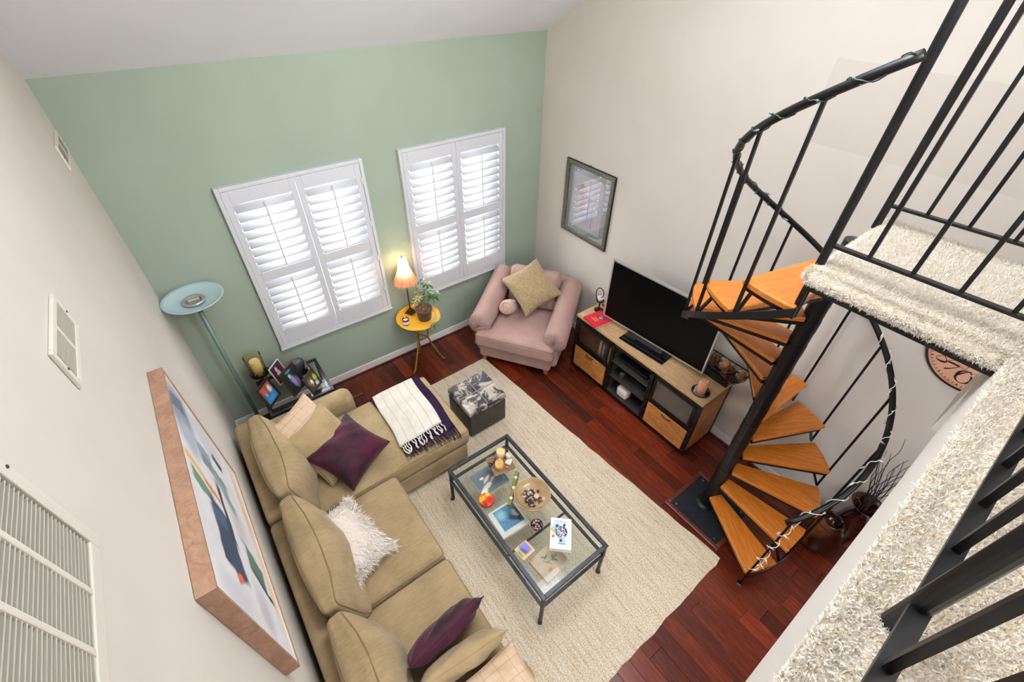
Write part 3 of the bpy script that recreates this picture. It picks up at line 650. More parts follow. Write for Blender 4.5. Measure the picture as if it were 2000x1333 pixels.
t2 = thing('throw_blanket', 'cream knitted throw with tassels draped over the chaise', 'blanket', (1.4, -1.2, .5))
m_, fcr = throwsheet((1.20, -.78), (1.625, -.76), (1.575, -1.60), (1.14, -1.63), .50, -.915, .1, .014, 5, .005)
obw('cloth', m_, CREAMT, t2, smooth=True, solid=.014)
for u in (.2, .4, .6, .8): obw('rib', MB().tube([np.array(fcr(u, v)) + (0, 0, .0075) for v in np.linspace(.1, 1, 24)], .003, 5), mat('cream_rib', (198, 186, 170), .95) if u == .2 else bpy.data.materials['cream_rib'], t2)
for k in range(17):
    u = (k + .5) / 17; a = np.array(fcr(u, 1.0)); pts = [a]; hx = r2.uniform(-.03, .03)
    for j in range(1, 5): pts.append(a + (hx * j / 4 + .008 * math.sin(j * 2 + k), -.026 * j, .008 - .004 * j))
    o = obw('tassel', MB().tube(pts, [.004, .0065, .005, .0075, .006], 6), CREAMT, t2, smooth=True)
# ------------------------------------------------------------------ ottoman
def ottomat():
    t = NT('worn_leather'); t.set(Roughness=.45); v = t.coord('Object'); a = t.noise(v, 6.5, 6, .68, .6)
    c = t.ramp(a, [(.44, (30, 32, 38)), (.475, (48, 46, 48)), (.485, (150, 136, 122)), (.56, (168, 152, 138)), (.68, (200, 198, 202))]); t.col(c); t.bump(a, .25, .003); return t.m
OLEA = mat('dark_leather', (34, 28, 25), .5, c2=(52, 44, 40), sc=7, bump=.15, bsc=90)
ot = thing('leather_ottoman', 'square dark leather ottoman with a scuffed peeling top', 'ottoman', (2.105, -1.375, .0115))
ob('body', MB().rbox((.44, .42, .305), .018, 3, c=(0, 0, .1675)), OLEA, ot, smooth=True)
OT = ottomat()
for sx in (-1, 1):
    for sy in (-1, 1): ob('top_panel', MB().rbox((.221, .2105, .075), .016, 4, lambda P: P + np.array((0, 0, 1)) * (.008 * (1 - (P[:, 0:1] / .115) ** 2).clip(0) * (1 - (P[:, 1:2] / .11) ** 2).clip(0)) * (P[:, 2:3] > 0), (sx * .1125, sy * .107, .357)), OT, ot, smooth=True)
LWEAR = mat('worn_seam', (176, 168, 160), .6)
ob('top_seam', MB().tube([(-.22, 0, .393), (.22, 0, .393)], .0035, 6).tube([(0, -.21, .393), (0, .21, .393)], .0035, 6), LWEAR, ot)
for sx in (-1, 1):
    for sy in (-1, 1): ob('foot', MB().lathe([(0, 0), (.018, 0), (.022, .02), (0, .02)], 10, c=(sx * .17, sy * .16, 0)), BLACKM, ot)
# ------------------------------------------------------------------ coffee table
CT = thing('coffee_table', 'black iron coffee table with two glass shelves on the rug', 'table', (1.683, -2.68, .0115))
IRON = mat('dark_iron', (42, 44, 48), .42, .5, c2=(58, 58, 62), sc=20); GL = glass('table_glass', (252, 254, 253), .10, k=.45)
hx, hy = .318, .638; ZT = .478
def frame4(hx, hy, w, h, z): return MB().bb(-hx, -hx + w, -hy, hy, z - h, z).bb(hx - w, hx, -hy, hy, z - h, z).bb(-hx + w, hx - w, -hy, -hy + w, z - h, z).bb(-hx + w, hx - w, hy - w, hy, z - h, z)
ob('top_frame', frame4(hx, hy, .03, .026, ZT), IRON, CT, bevel=.003)
ob('glass_top', MB().bb(-hx + .03, hx - .03, -hy + .03, hy - .03, ZT - .01, ZT - .001), GL, CT)
sf = frame4(hx - .002, hy - .002, .022, .02, .325).bb(-hx + .03, hx - .03, -.20, -.182, .307, .316); ob('shelf_frame', sf, IRON, CT)
ob('glass_shelf', MB().bb(-hx + .032, hx - .032, -hy + .032, hy - .032, .3165, .3245), GL, CT)
for sx in (-1, 1):
    for sy in (-1, 1): ob('leg', MB().bar((sx * (hx - .015), sy * (hy - .015), ZT - .02), (sx * (hx - .015), sy * (hy - .015), .02), .024).bar((sx * (hx - .015), sy * (hy - .015), .03), (sx * (hx - .008), sy * (hy - .008), 0), .032), IRON, CT, bevel=.004)
ZG = .0115 + ZT - .001; ZS = .0115 + .3245
def book(name, label, c, w, d, h, rz, cover, z, pages=(236, 230, 218), cat='book', group=None, front=None):
    """w along local x, d along local y"""
    t = thing(name, label, cat, (c[0], c[1], z), rad(rz), group); cm = cover if not isinstance(cover, tuple) else mat(name + '_cover', cover, .5)
    ob('pages', MB().bb(-w / 2 + .003, w / 2 - .004, -d / 2 + .004, d / 2 - .004, .002, h - .002), mat('pages_%d' % len(bpy.data.materials), pages, .8, c2=tuple(x - 14 for x in pages), sc=300, scale=(.05, .05, 1)), t)
    ob('cover', MB().bb(-w / 2, w / 2, -d / 2, d / 2, h - .002, h).bb(-w / 2, w / 2, -d / 2, d / 2, 0, .002).bb(-w / 2, -w / 2 + .003, -d / 2, d / 2, .002, h - .002), cm, t)
    if front is not None: sheet('cover_print', w * .985, d * .985, front, t, (0, 0, h + .0006), t=.0008)
    return t
book('large_book', 'grey picture book showing pale hands, on the lower glass shelf', (1.645, -2.262), .275, .235, .03, 0, (228, 228, 226), ZS, front=printed('print_hands', (104, 114, 124), [('e', .30, .28, .22, .10, 20, (226, 208, 198), .25), ('e', .12, .15, .16, .12, 25, (240, 238, 236), .3), ('e', .42, .55, .22, .07, 35, (224, 200, 188), .3), ('e', .60, .44, .16, .05, 30, (216, 186, 170), .3), ('e', .3, .66, .08, .06, 0, (236, 226, 220), .3), ('r', .9, .25, .03, .10, 0, (150, 160, 170), .2), ('r', .9, .5, .05, .05, 30, (60, 66, 72), .2)], .05, 14))
b1 = book('large_book', 'white bordered book with a blue water photograph, on the lower glass shelf', (1.565, -2.648), .25, .245, .028, -3, (236, 232, 224), ZS)
sheet('cover_print', .19, .185, printed('print_water', (96, 156, 190), [('e', .25, .7, .3, .3, 0, (150, 196, 214), .7), ('r', .72, .3, .34, .14, -38, (26, 36, 60), .4), ('e', .86, .5, .2, .25, 20, (176, 200, 206), .6), ('r', .98, .3, .07, .6, 8, (120, 84, 62), .3)], .12, 12, base2=(48, 110, 158), bsc=16), b1, (.01, .012, .029), t=.001)
book('botanical_book', 'beige book with a printed flower stem, on the lower glass shelf', (1.61, -3.105), .235, .20, .03, 5, (196, 172, 142), ZS, front=printed('print_flower', (206, 182, 152), [('r', .42, .52, .20, .012, -62, (96, 84, 58), .3), ('r', .56, .5, .16, .010, -20, (96, 84, 58), .3), ('e', .5, .70, .12, .045, 20, (72, 108, 72), .3), ('e', .42, .76, .10, .04, -40, (84, 118, 80), .3), ('e', .66, .52, .13, .04, 60, (76, 122, 84), .3), ('e', .68, .4, .12, .04, -60, (84, 130, 92), .3), ('e', .74, .5, .11, .035, 0, (92, 136, 98), .3), ('e', .34, .26, .09, .085, 0, (206, 128, 112), .4)], .03, 9, base2=(194, 168, 138), bsc=5))
book('small_booklet', 'lavender booklet at the edge of the lower glass shelf', (1.418, -3.075), .04, .12, .012, -20, (150, 156, 206), ZS)
# things on the glass top
cdk = tag(sheet('postcard', .115, .105, printed('print_lavender', (206, 170, 120), [('r', .6, .58, .30, .40, 0, (112, 116, 190), .1), ('e', .42, .5, .16, .4, 20, (72, 70, 96), .5), ('e', .12, .5, .10, .4, 0, (112, 124, 76), .4)], .08, 6), None, (1.475, -2.97, ZG + .0015), (0, 0, rad(4)), t=.003), 'small landscape postcard in purples on the glass table top', 'postcard')
wbk = book('paperback_book', 'white paperback with pale blue cover print, carrying glass trinkets', (1.76, -3.045), .158, .24, .036, -43, (242, 242, 244), ZG, front=printed('print_pale', (238, 241, 246), [('e', .3, .62, .34, .3, 0, (128, 190, 214), .9), ('e', .6, .4, .4, .35, 0, (196, 222, 238), .9), ('r', .5, .9, .36, .014, 0, (150, 176, 200), .3), ('r', .5, .85, .3, .012, 0, (186, 200, 214), .3), ('r', .55, .17, .22, .03, 0, (120, 150, 190), .3), ('r', .62, .26, .16, .02, 0, (150, 176, 206), .3)], .03, 10))
ZW = ZG + .037
mn = thing('glass_mandala', 'round cut glass mandala ornament on the white paperback', 'ornament', (1.769, -3.04, ZW)); SIL = mat('mirror_silver', (206, 210, 216), .2, .8, c2=(112, 120, 140), sc=60)
ob('disc', MB().lathe([(0, 0), (.042, 0), (.045, .006), (.03, .012), (0, .013)], 20), SIL, mn)
for k in range(12): ob('petal', MB().ball((.028 * math.cos(k * PI / 6), .028 * math.sin(k * PI / 6), .012), .008, 8, (1.5, .7, .6), rotm(0, 0, k * PI / 6)), [SIL, mat('petal_dark', (44, 52, 72), .2) if k == 1 else None][0] if k % 2 == 0 else bpy.data.materials.get('petal_dark') or SIL, mn)
ob('centre', MB().ball((0, 0, .014), .008, 8, (1, 1, .6)), mat('ruby', (176, 52, 44), .25), mn)
def star(r, r2, z0, z1, n=5): return MB().prism([((r if k % 2 == 0 else r2) * math.cos(k * PI / n), (r if k % 2 == 0 else r2) * math.sin(k * PI / n)) for k in range(2 * n)], z0, z1)
tag(ob('star_trinket', star(.017, .008, 0, .008), mat('yellow_enamel', (236, 196, 40), .35), loc=(1.733, -2.985, ZW)), 'small yellow star trinket on the white paperback', 'trinket')
for nm, c, colr, lb in (('stone', (1.70, -3.028), (214, 110, 46), 'small orange stone on the white paperback'), ('stone', (1.722, -3.087), (48, 62, 44), 'dark green stone on the white paperback'), ('stone', (1.775, -2.985), (54, 74, 92), 'small slate blue stone at the top of the white paperback'), ('stone', (1.822, -3.015), (90, 44, 44), 'small dark red stone at the corner of the white paperback')):
    tag(ob(nm, MB().ball((0, 0, .006), .012, 9, (1, .85, .55)), mat('stone_%d_%d' % (colr[0], colr[1]), colr, .3), loc=(*c, ZW), smooth=True), lb, 'stone')
tray = thing('wooden_tray', 'square brown wooden tray near the far end of the glass table top', 'tray', (1.757, -2.275, ZG), rad(-10)); TRW = wood('tray_wood', (90, 62, 42), (122, 90, 64), (142, 108, 80), (4, 26, 4), .5)
ob('plate', MB().bb(-.098, .098, -.098, .098, .02, .03), TRW, tray, bevel=.006)
for sx in (-1, 1):
    for sy in (-1, 1): ob('foot', MB().bb(sx * .075 - .01, sx * .075 + .01, sy * .075 - .01, sy * .075 + .01, 0, .02), BLACKM, tray)
ZR = ZG + .03
jc = thing('candle_jar', 'pale candle in a frosted jar on the wooden tray', 'candle', (1.80, -2.215, ZR)); ob('jar', MB().lathe([(0, 0), (.034, 0), (.037, .01), (.037, .07), (.034, .07), (.033, .05), (0, .05)], 20), mat('frosted_jar', (222, 198, 178), .3), jc, smooth=True); ob('wax', MB().lathe([(0, .056), (.0325, .055), (.0325, .051)], 18), mat('yellow_wax', (232, 206, 120), .5), jc); ob('wick', MB().tube([(0, 0, .055), (.001, 0, .066)], .0012, 5), BLACKM, jc)
dc = thing('pillar_candle', 'burned down honey coloured pillar candle on the wooden tray', 'candle', (1.722, -2.305, ZR)); HON = mat('honey_wax', (206, 160, 88), .4, c2=(226, 190, 124), sc=20, Subsurface_Weight=.2)
def melted(r, h, n=20, dip=.012, wall=.009, seed=1):
    g = random.Random(seed); b = MB(); ph = g.uniform(0, 6); top = lambda a: h + dip * math.sin(a + ph) + dip * .4 * math.sin(3 * a)
    vs = []
    for lay in range(5):
        for k in range(n):
            a = 2 * PI * k / n; rr, z = ((r * 1.03, 0), (r, h * .5), (r, top(a)), (r - wall, top(a) - .003), (r - wall * 1.6, h * .72))[lay]; vs.append((rr * math.cos(a), rr * math.sin(a), z))
    fs = [tuple(range(n))[::-1], tuple(range(4 * n, 5 * n))] + [(l * n + k, l * n + (k + 1) % n, (l + 1) * n + (k + 1) % n, (l + 1) * n + k) for l in range(4) for k in range(n)]
    return b.add(vs, fs)
ob('wax', melted(.036, .066), HON, dc, smooth=True); ob('wick', MB().tube([(0, 0, .046), (.002, 0, .056)], .0014, 5), BLACKM, dc)
tag(ob('seashell_box', MB().rbox((.06, .05, .03), .008, 3, c=(0, 0, .015)), mat('shell_white', (236, 222, 210), .35, c2=(196, 120, 84), sc=26, lo=.5, hi=.62), loc=(1.815, -2.315, ZR), rot=(0, 0, .5), smooth=True), 'white and orange shell box on the wooden tray', 'box')
tag(ob('succulent_cup', MB().lathe([(0, 0), (.022, 0), (.028, .045), (.025, .045), (.022, .036), (0, .04)], 16), mat('moss_cup', (222, 214, 200), .5, c2=(120, 124, 70), sc=40), loc=(1.842, -2.275, ZR), smooth=True), 'small cup of green moss at the tray corner', 'cup')
for c, colr, lb, s in (((1.695, -2.235), (96, 38, 34), 'long dark red stone on the wooden tray', (1.0, 2.0, .8)), ((1.672, -2.25), (52, 44, 42), 'round black brown stone at the left of the wooden tray', (1.2, 1.1, .8)), ((1.735, -2.225), (34, 34, 36), 'shiny black stone beside the frosted candle jar', (1.5, .9, .8)), ((1.772, -2.345), (186, 104, 66), 'rust coloured stone between candle and shell box', (.9, 1.3, .7))):
    tag(ob('stone', MB().ball((0, 0, .011), .014, 10, s, rotm(0, 0, 1.1)), mat('stone_%d_%d' % (colr[0], colr[1]), colr, .25), loc=(*c, ZR), smooth=True), lb, 'stone')
rx = thing('round_tin', 'round tin with a red and orange marbled lid on the glass table', 'tin', (1.469, -2.483, ZG)); ob('body', MB().lathe([(0, 0), (.058, 0), (.06, .005), (.06, .03), (0, .03)], 26), mat('tin_red', (170, 40, 26), .35), rx, smooth=False)
ob('lid', MB().lathe([(.0605, .026), (.0622, .029), (.060, .0335), (.04, .035), (0, .0355)], 26), printed('print_marble', (222, 84, 24), [('e', .3, .7, .3, .25, 20, (240, 170, 40), .6), ('e', .7, .3, .25, .3, 0, (176, 24, 18), .5), ('e', .25, .25, .2, .2, 0, (120, 20, 30), .5), ('e', .75, .75, .2, .2, 0, (244, 196, 60), .6)], .5, 8, .25, (170, 28, 20), 9), rx)
tb = thing('incense_tube', 'olive green tube with three white dots on the glass table', 'tube', (1.704, -2.529, ZG + .019)); dv = np.array((.236, .206)); dl = np.linalg.norm(dv); ux = np.array((*(dv / dl), 0)); TUB = mat('olive_paper', (112, 104, 30), .45, c2=(128, 118, 40), sc=8)
ob('body', MB().tube([-ux * .155, ux * .155], .019, 18), TUB, tb)
for k in (-.095, 0, .095): ob('dot', MB().lathe([(0, .0006), (.0135, .0006), (.0135, 0)], 16, c=ux * k + np.array((0, 0, .0188))), TRIM, tb)
bw = thing('ceramic_bowl', 'wide tan ceramic bowl filled with pebbles on the glass table', 'bowl', (1.769, -2.688, ZG)); CER = mat('tan_ceramic', (160, 130, 92), .18, c2=(180, 154, 118), sc=7, Coat_Weight=.4)
ob('bowl_body', MB().lathe([(0, 0), (.055, 0), (.06, .008), (.10, .03), (.14, .07), (.148, .098), (.145, .1), (.141, .098), (.132, .07), (.095, .036), (.05, .018), (0, .015)], 40), CER, bw, smooth=True)
PEB = [mat('pebble_%d' % i, c, .35) for i, c in enumerate(((44, 36, 36), (72, 54, 48), (182, 140, 118), (206, 178, 158), (30, 28, 32), (148, 104, 84), (222, 206, 192)))]
r3 = random.Random(9); pm = []
for i in range(7): m_ = MB().ball((0, 0, 0), .0105, 8, (1, .8, .6)).mesh('pebble', True); m_.materials.append(PEB[i]); pm.append(m_)
for k in range(64):
    a = r3.uniform(0, 6.28); q = .075 * math.sqrt(r3.random()); z = .027 + .012 * r3.random() + .1 * max(0, q - .045)
    o = link('pebble', pm[r3.randrange(7)], None, None, loc=(1.769 + q * math.cos(a), -2.688 + q * math.sin(a), ZG + z), rot=(r3.uniform(-.5, .5), r3.uniform(-.5, .5), r3.uniform(0, 6)))
    o.scale = [r3.uniform(.8, 1.5)] * 3; tag(o, 'small polished pebble heaped in the tan ceramic bowl', 'pebble', 'pebbles in the ceramic bowl')
tag(ob('tea_light', MB().lathe([(0, 0), (.021, 0), (.021, .014), (.018, .014), (.017, .011), (0, .012)], 18), mat('peach_wax', (232, 178, 128), .45), loc=(1.80, -2.705, ZG + .044)), 'peach tea light on the pebbles in the ceramic bowl', 'candle')
sb = thing('small_bowl', 'small black bowl of rose quartz chips on the glass table', 'bowl', (1.66, -2.883, ZG)); ob('bowl_body', MB().lathe([(0, 0), (.026, 0), (.042, .018), (.048, .034), (.045, .035), (.038, .018), (0, .014)], 24), mat('black_glaze', (30, 24, 24), .25), sb, smooth=True)
CH = [mat('chip_%d' % i, c, .35) for i, c in enumerate(((196, 150, 134), (150, 110, 104), (226, 206, 198), (110, 84, 82)))]
for i in range(4):
    m_ = MB().ball((0, 0, 0), .0062, 6, (1.2, .8, .7)).mesh('quartz_chip'); m_.materials.append(CH[i]); pm.append(m_)
for k in range(40):
    a = r3.uniform(0, 6.28); q = .038 * math.sqrt(r3.random()); o = link('quartz_chip', pm[7 + r3.randrange(4)], None, None, loc=(1.66 + q * math.cos(a), -2.883 + q * math.sin(a), ZG + .026 + .006 * r3.random()), rot=(r3.uniform(-1, 1), r3.uniform(-1, 1), r3.uniform(0, 6)))
    tag(o, 'pink quartz chip in the small black bowl', 'stone', 'quartz chips in the small bowl')
# ------------------------------------------------------------------ armchair
MAUVE = fabric('dusty_mauve', (158, 126, 117), (172, 140, 131), .85, 3, 420, .3, .15, 8); MAUVED = mat('mauve_piping', (122, 92, 84), .9)
BUN = wood('bun_foot_oak', (130, 64, 22), (166, 88, 34), (184, 106, 48), (6, 6, 2), .3)
AC = thing('armchair', 'dusty mauve rolled arm armchair in the room corner', 'armchair', (3.211, -.78, 0), rad(-55.9))
ob('base', rb(-.44, .44, -.435, .44, .095, .30, .03), MAUVE, AC, smooth=True)
def arm(s):
    b = MB(); pts = []; rs = []
    for t in np.linspace(0, 1, 12):
        y = -.37 + t * .83; pts.append((s * (.455 - .02 * t), y, .505 + .25 * t ** 1.35)); rs.append(.136 - .012 * t)
    pts = [(pts[0][0], -.405, pts[0][2])] + [(pts[0][0], -.396, pts[0][2])] + pts + [(pts[-1][0], .475, pts[-1][2])]; rs = [.03, .095] + rs + [.07]
    b.tube(pts, rs, 20)
    return b
for s in (-1, 1):
    a = ob('arm', arm(s), MAUVE, AC, smooth=True)
    ob('arm_panel', rb(min(s * .335, s * .50), max(s * .335, s * .50), -.385, .44, .12, .55, .05, 5), MAUVE, a, smooth=True)
    xx, zz = s * .455, .515
    for k in range(11):
        an = 2 * PI * k / 11; ob('pleat', MB().tube([(xx + .018 * math.cos(an), -.408, zz + .018 * math.sin(an)), (xx + .065 * math.cos(an), -.404, zz + .065 * math.sin(an)), (xx + .108 * math.cos(an), -.386, zz + .108 * math.sin(an))], [.006, .010, .003], 6), MAUVE, a, smooth=True)
    ob('arm_button', MB().ball((xx, -.41, zz), .017, 10, (1, .5, 1)), MAUVED, a, smooth=True)
ob('backrest', MB().rbox((.80, .17, .60), .06, 8, None).rot(rotm(rad(-9), 0, 0), (0, .475, .52)), MAUVE, AC, smooth=True)
def tsh(P):
    P = P.copy(); fr = P[:, 1] < -.27; P[:, 0] = np.where(fr, P[:, 0] * 1.42, P[:, 0]); k = (1 - (P[:, 0] / .5).clip(-1, 1) ** 4) * (1 - (P[:, 1] / .42).clip(-1, 1) ** 4)
    P[:, 2] += np.where(P[:, 2] > 0, .03 * k, 0); return P
sc_ = ob('seat_cushion', MB().rbox((.66, .82, .17), .04, 12, tsh, (0, -.085, .375)), MAUVE, AC, smooth=True)
pl_ = [(-.325, .28), (-.325, -.34), (-.47, -.37), (-.475, -.47), (-.44, -.485), (.44, -.485), (.475, -.47), (.47, -.37), (.325, -.34), (.325, .28)]
for zz in (.312, .446): ob('piping', MB().tube([(x, y, zz) for x, y in pl_], .0045, 6), MAUVED, sc_, smooth=True)
def bcf(P):
    P = P.copy(); k = (1 - (P[:, 0] / .31).clip(-1, 1) ** 4) * (1 - (P[:, 2] / .25).clip(-1, 1) ** 4); P[:, 1] -= np.where(P[:, 1] < 0, .05 * k, 0); return P
bc = ob('back_cushion', MB().rbox((.61, .17, .47), .05, 9, bcf).rot(rotm(rad(-16), 0, 0), (0, .325, .70)), MAUVE, AC, smooth=True)
for s in (-1, 1):
    for y in (-.385, .38): ob('leg', MB().lathe([(0, 0), (.018, 0), (.026, .02), (.034, .05), (.03, .07), (.038, .085), (.038, .1), (0, .1)], 16, c=(s * .388, y, .0115 if y < 0 and s < 0 else 0)), BUN, AC, smooth=True)
pillow('throw_pillow', 'olive gold square pillow on the mauve armchair', [(3.60, -.51, 1.0), (3.55, -.935, .76), (3.135, -.89, .63), (3.115, -.445, .87)], .19, OLIVE, .012, 11)
rlp = thing('rolled_blanket', 'rolled pale pink blanket tucked into the mauve armchair', 'blanket', (3.09, -.60, .575), rot=(rad(-32), 0, rad(-55.9))); PINKB = fabric('pale_pink_fleece', (202, 164, 148), (216, 182, 166), .95, 8, 150, .7, .4)
ob('roll', MB().tube([(0, y, 0) for y in np.linspace(-.14, .16, 8)], [.078, .088, .09, .09, .09, .09, .088, .08], 20), PINKB, rlp, smooth=True)
spn = [((.074 - .0035 * k * .9) * math.cos(k * .42), -.143, (.074 - .0035 * k * .9) * math.sin(k * .42)) for k in range(20)]
ob('spiral_edge', MB().tube(spn, .006, 6), PINKB, rlp, smooth=True)
# ------------------------------------------------------------------ yellow side table with lamp, plant and candle
YEL = mat('mustard_paint', (224, 160, 38), .4, c2=(234, 176, 54), sc=9); YEL2 = mat('worn_mustard_metal', (168, 124, 44), .45, .2, c2=(122, 86, 36), sc=22)
SD = thing('side_table', 'small round mustard yellow side table between the windows', 'table', (2.07, -.262, 0)); ZD = .68
ob('table_top', MB().lathe([(0, ZD - .014), (.225, ZD - .014), (.242, ZD - .009), (.247, ZD), (.243, ZD + .004), (.236, ZD), (0, ZD)], 44), YEL, SD, smooth=False)
ob('apron_ring', MB().tube([(.12 * math.cos(a), .12 * math.sin(a), ZD - .025) for a in np.linspace(0, 2 * PI, 25)[:-1]], .008, 6, closed=True), YEL2, SD)
LG = [(-150, 1), (-28, 1), (90, .62)]
for a, k in LG:
    c, s = math.cos(rad(a)), math.sin(rad(a)); pts = [(r * c * (k if r > .11 else 1), r * s * (k if r > .11 else 1), z) for r, z in ((.13, ZD - .02), (.105, ZD - .10), (.082, .46), (.075, .37), (.10, .28), (.15, .16), (.20, .05), (.225, .012), (.25, .01))]
    ob('leg', MB().tube(pts, .0105, 8), YEL2, SD, smooth=True)
tri = [(.078 * math.cos(rad(a)), .078 * math.sin(rad(a)), .37) for a, k in LG]
for i in range(3): ob('stretcher', MB().bar(tri[i], tri[(i + 1) % 3], .016, .008), YEL2, SD)
ZDT = ZD + .0005
LP = thing('table_lamp', 'lit bronze table lamp with a peach bell shade between the windows', 'lamp', (2.035, -.15, ZDT)); BRZ = mat('aged_bronze', (74, 48, 28), .35, .6, c2=(110, 72, 38), sc=20)
ob('base', MB().box((0, 0, .01), (.095, .095, .014), rotm(0, 0, .5)).box((0, 0, .024), (.075, .075, .014), rotm(0, 0, .5)).box((0, 0, .04), (.05, .05, .022), rotm(0, 0, .5)), BRZ, LP, bevel=.004)
for k in range(4): ob('foot', MB().ball((.055 * math.cos(k * PI / 2 + 1.28), .055 * math.sin(k * PI / 2 + 1.28), .006), .007, 8), BRZ, LP)
ob('stem', MB().lathe([(.012, .05), (.014, .07), (.008, .08), (.0075, .1), (.013, .105), (.0075, .112), (.007, .40), (.012, .405), (.008, .415), (.006, .46), (0, .46)], 12), BRZ, LP, smooth=True)
SHD = [(.122, .425), (.123, .432), (.112, .47), (.088, .52), (.067, .57), (.056, .61), (.051, .66), (.048, .70)]
t_ = NT('peach_shade'); d_ = t_.n('ShaderNodeBsdfDiffuse'); q_ = t_.n('ShaderNodeBsdfTranslucent'); mx = t_.n('ShaderNodeMixShader'); mx.inputs[0].default_value = .6
tc_ = t_.n('ShaderNodeTexCoord'); sp_ = t_.n('ShaderNodeSeparateXYZ'); t_.l(tc_.outputs['Generated'], sp_.inputs[0]); cr_ = t_.ramp(sp_.outputs[2], [(0, (206, 140, 116)), (.3, (226, 172, 142)), (.65, (246, 228, 196)), (1, (250, 242, 222))])
for q in (d_, q_): t_.l(cr_, q.inputs[0])
t_.l(d_.outputs[0], mx.inputs[1]); t_.l(q_.outputs[0], mx.inputs[2]); t_.l(mx.outputs[0], t_.out.inputs[0])
shd = ob('lamp_shade', MB().lathe(SHD, 32), t_.m, LP, smooth=True)
for k in range(8):
    a = k * PI / 4; ob('shade_rib', MB().tube([(r * 1.01 * math.cos(a), r * 1.01 * math.sin(a), z) for r, z in SHD], .0016, 5), mat('shade_braid', (150, 92, 66), .8) if k == 0 else bpy.data.materials['shade_braid'], shd)
for k in range(32):
    a = k * PI / 16; ob('bead', MB().tube([(.122 * math.cos(a), .122 * math.sin(a), .424), (.122 * math.cos(a), .122 * math.sin(a), .404)], [.002, .0035], 5), mat('bead_glass', (226, 206, 170), .2) if k == 0 else bpy.data.materials['bead_glass'], shd)
ob('finial', MB().lathe([(0, .74), (.006, .735), (.009, .725), (.004, .712), (.004, .7), (0, .7)], 10), BRZ, LP, smooth=True)
ob('harp', MB().tube([(-.004, 0, .44), (-.03, 0, .52), (-.032, 0, .60), (-.015, 0, .68), (0, 0, .705), (.015, 0, .68), (.032, 0, .60), (.03, 0, .52), (.004, 0, .44)], .0015, 5).bar((-.044, 0, .70), (.044, 0, .70), .003).bar((0, -.044, .70), (0, .044, .70), .003), BRZ, LP)
ob('light_bulb', MB().ball((0, 0, .56), .024, 12, (1, 1, 1.3)), emis('warm_bulb', (255, 226, 180), 14), LP, smooth=True)
pl = bpy.data.lights.new('lamp_glow', 'POINT'); pl.energy = 3.2; pl.color = (1, .87, .68); pl.shadow_soft_size = .03; po = bpy.data.objects.new('lamp_glow', pl); COL.objects.link(po); po.parent = LP; po.location = (0, 0, .625)
CJ = thing('candle_jar', 'small amber candle jar with a white label on the yellow table', 'candle', (1.90, -.305, ZDT)); ob('jar', MB().lathe([(0, 0), (.033, 0), (.036, .006), (.036, .075), (.033, .075), (.032, .05), (0, .05)], 24), mat('amber_glass', (120, 62, 22), .15, Transmission_Weight=.5), CJ, smooth=True)
ob('label', MB().lathe([(.0366, .016), (.0366, .05)], 24), TRIM, CJ, smooth=True); ob('wax', MB().lathe([(0, .056), (.031, .055), (.031, .05)], 20), mat('cream_wax', (244, 226, 196), .5), CJ)
PP = thing('potted_plant', 'leafy umbrella plant in a grey plastic pot on the yellow table', 'plant', (2.115, -.335, ZDT))
ob('pot', MB().lathe([(0, 0), (.066, 0), (.07, .004), (.087, .125), (.095, .128), (.097, .146), (.09, .147), (.086, .12), (0, .115)], 32), mat('grey_plastic', (70, 68, 70), .4, c2=(86, 84, 86), sc=5), PP, smooth=True)
so_ = MB(); r4 = random.Random(5)
for k in range(150):
    a = r4.uniform(0, 6.28); q = .082 * math.sqrt(r4.random()); so_.ball((q * math.cos(a), q * math.sin(a), .122 + r4.uniform(0, .008)), r4.uniform(.004, .009), 6, (1.3, .9, .6), rotm(r4.uniform(-.5, .5), 0, a))
o = ob('bark_mulch', so_, mat('bark', (96, 48, 26), .9, c2=(168, 116, 68), sc=60), PP); o['kind'] = 'stuff'
LEAF = mat('plant_leaf', (40, 72, 28), .45, c2=(70, 104, 46), sc=30); LEAFY = mat('yellow_leaf', (176, 160, 62), .5, c2=(140, 150, 70), sc=30); STEM = mat('plant_stem', (150, 128, 76), .6)
def leaflet(L, w):
    def f(u, v):
        ww = w * math.sin(PI * min(1, u * .96 + .02)) ** .8; return (u * L, (v - .5) * ww, -.25 * L * u * u + .12 * abs(v - .5) * ww)
    return MB().grid(f, 6, 2)
ob('stem', MB().tube([(.0, .02, .12), (.02, .04, .20), (.05, .05, .27), (.09, .06, .31)], [.006, .005, .004, .003], 7).tube([(.02, .04, .20), (.05, -.0, .26), (.10, -.04, .28)], [.004, .003, .002], 6).tube([(.02, .04, .2), (-.02, .02, .25), (-.05, .0, .29)], [.004, .003, .002], 6).tube([(.05, -.03, .12), (.08, -.10, .12), (.07, -.15, .06), (.03, -.17, .02)], [.003, .003, .002, .002], 6), STEM, PP, smooth=True)
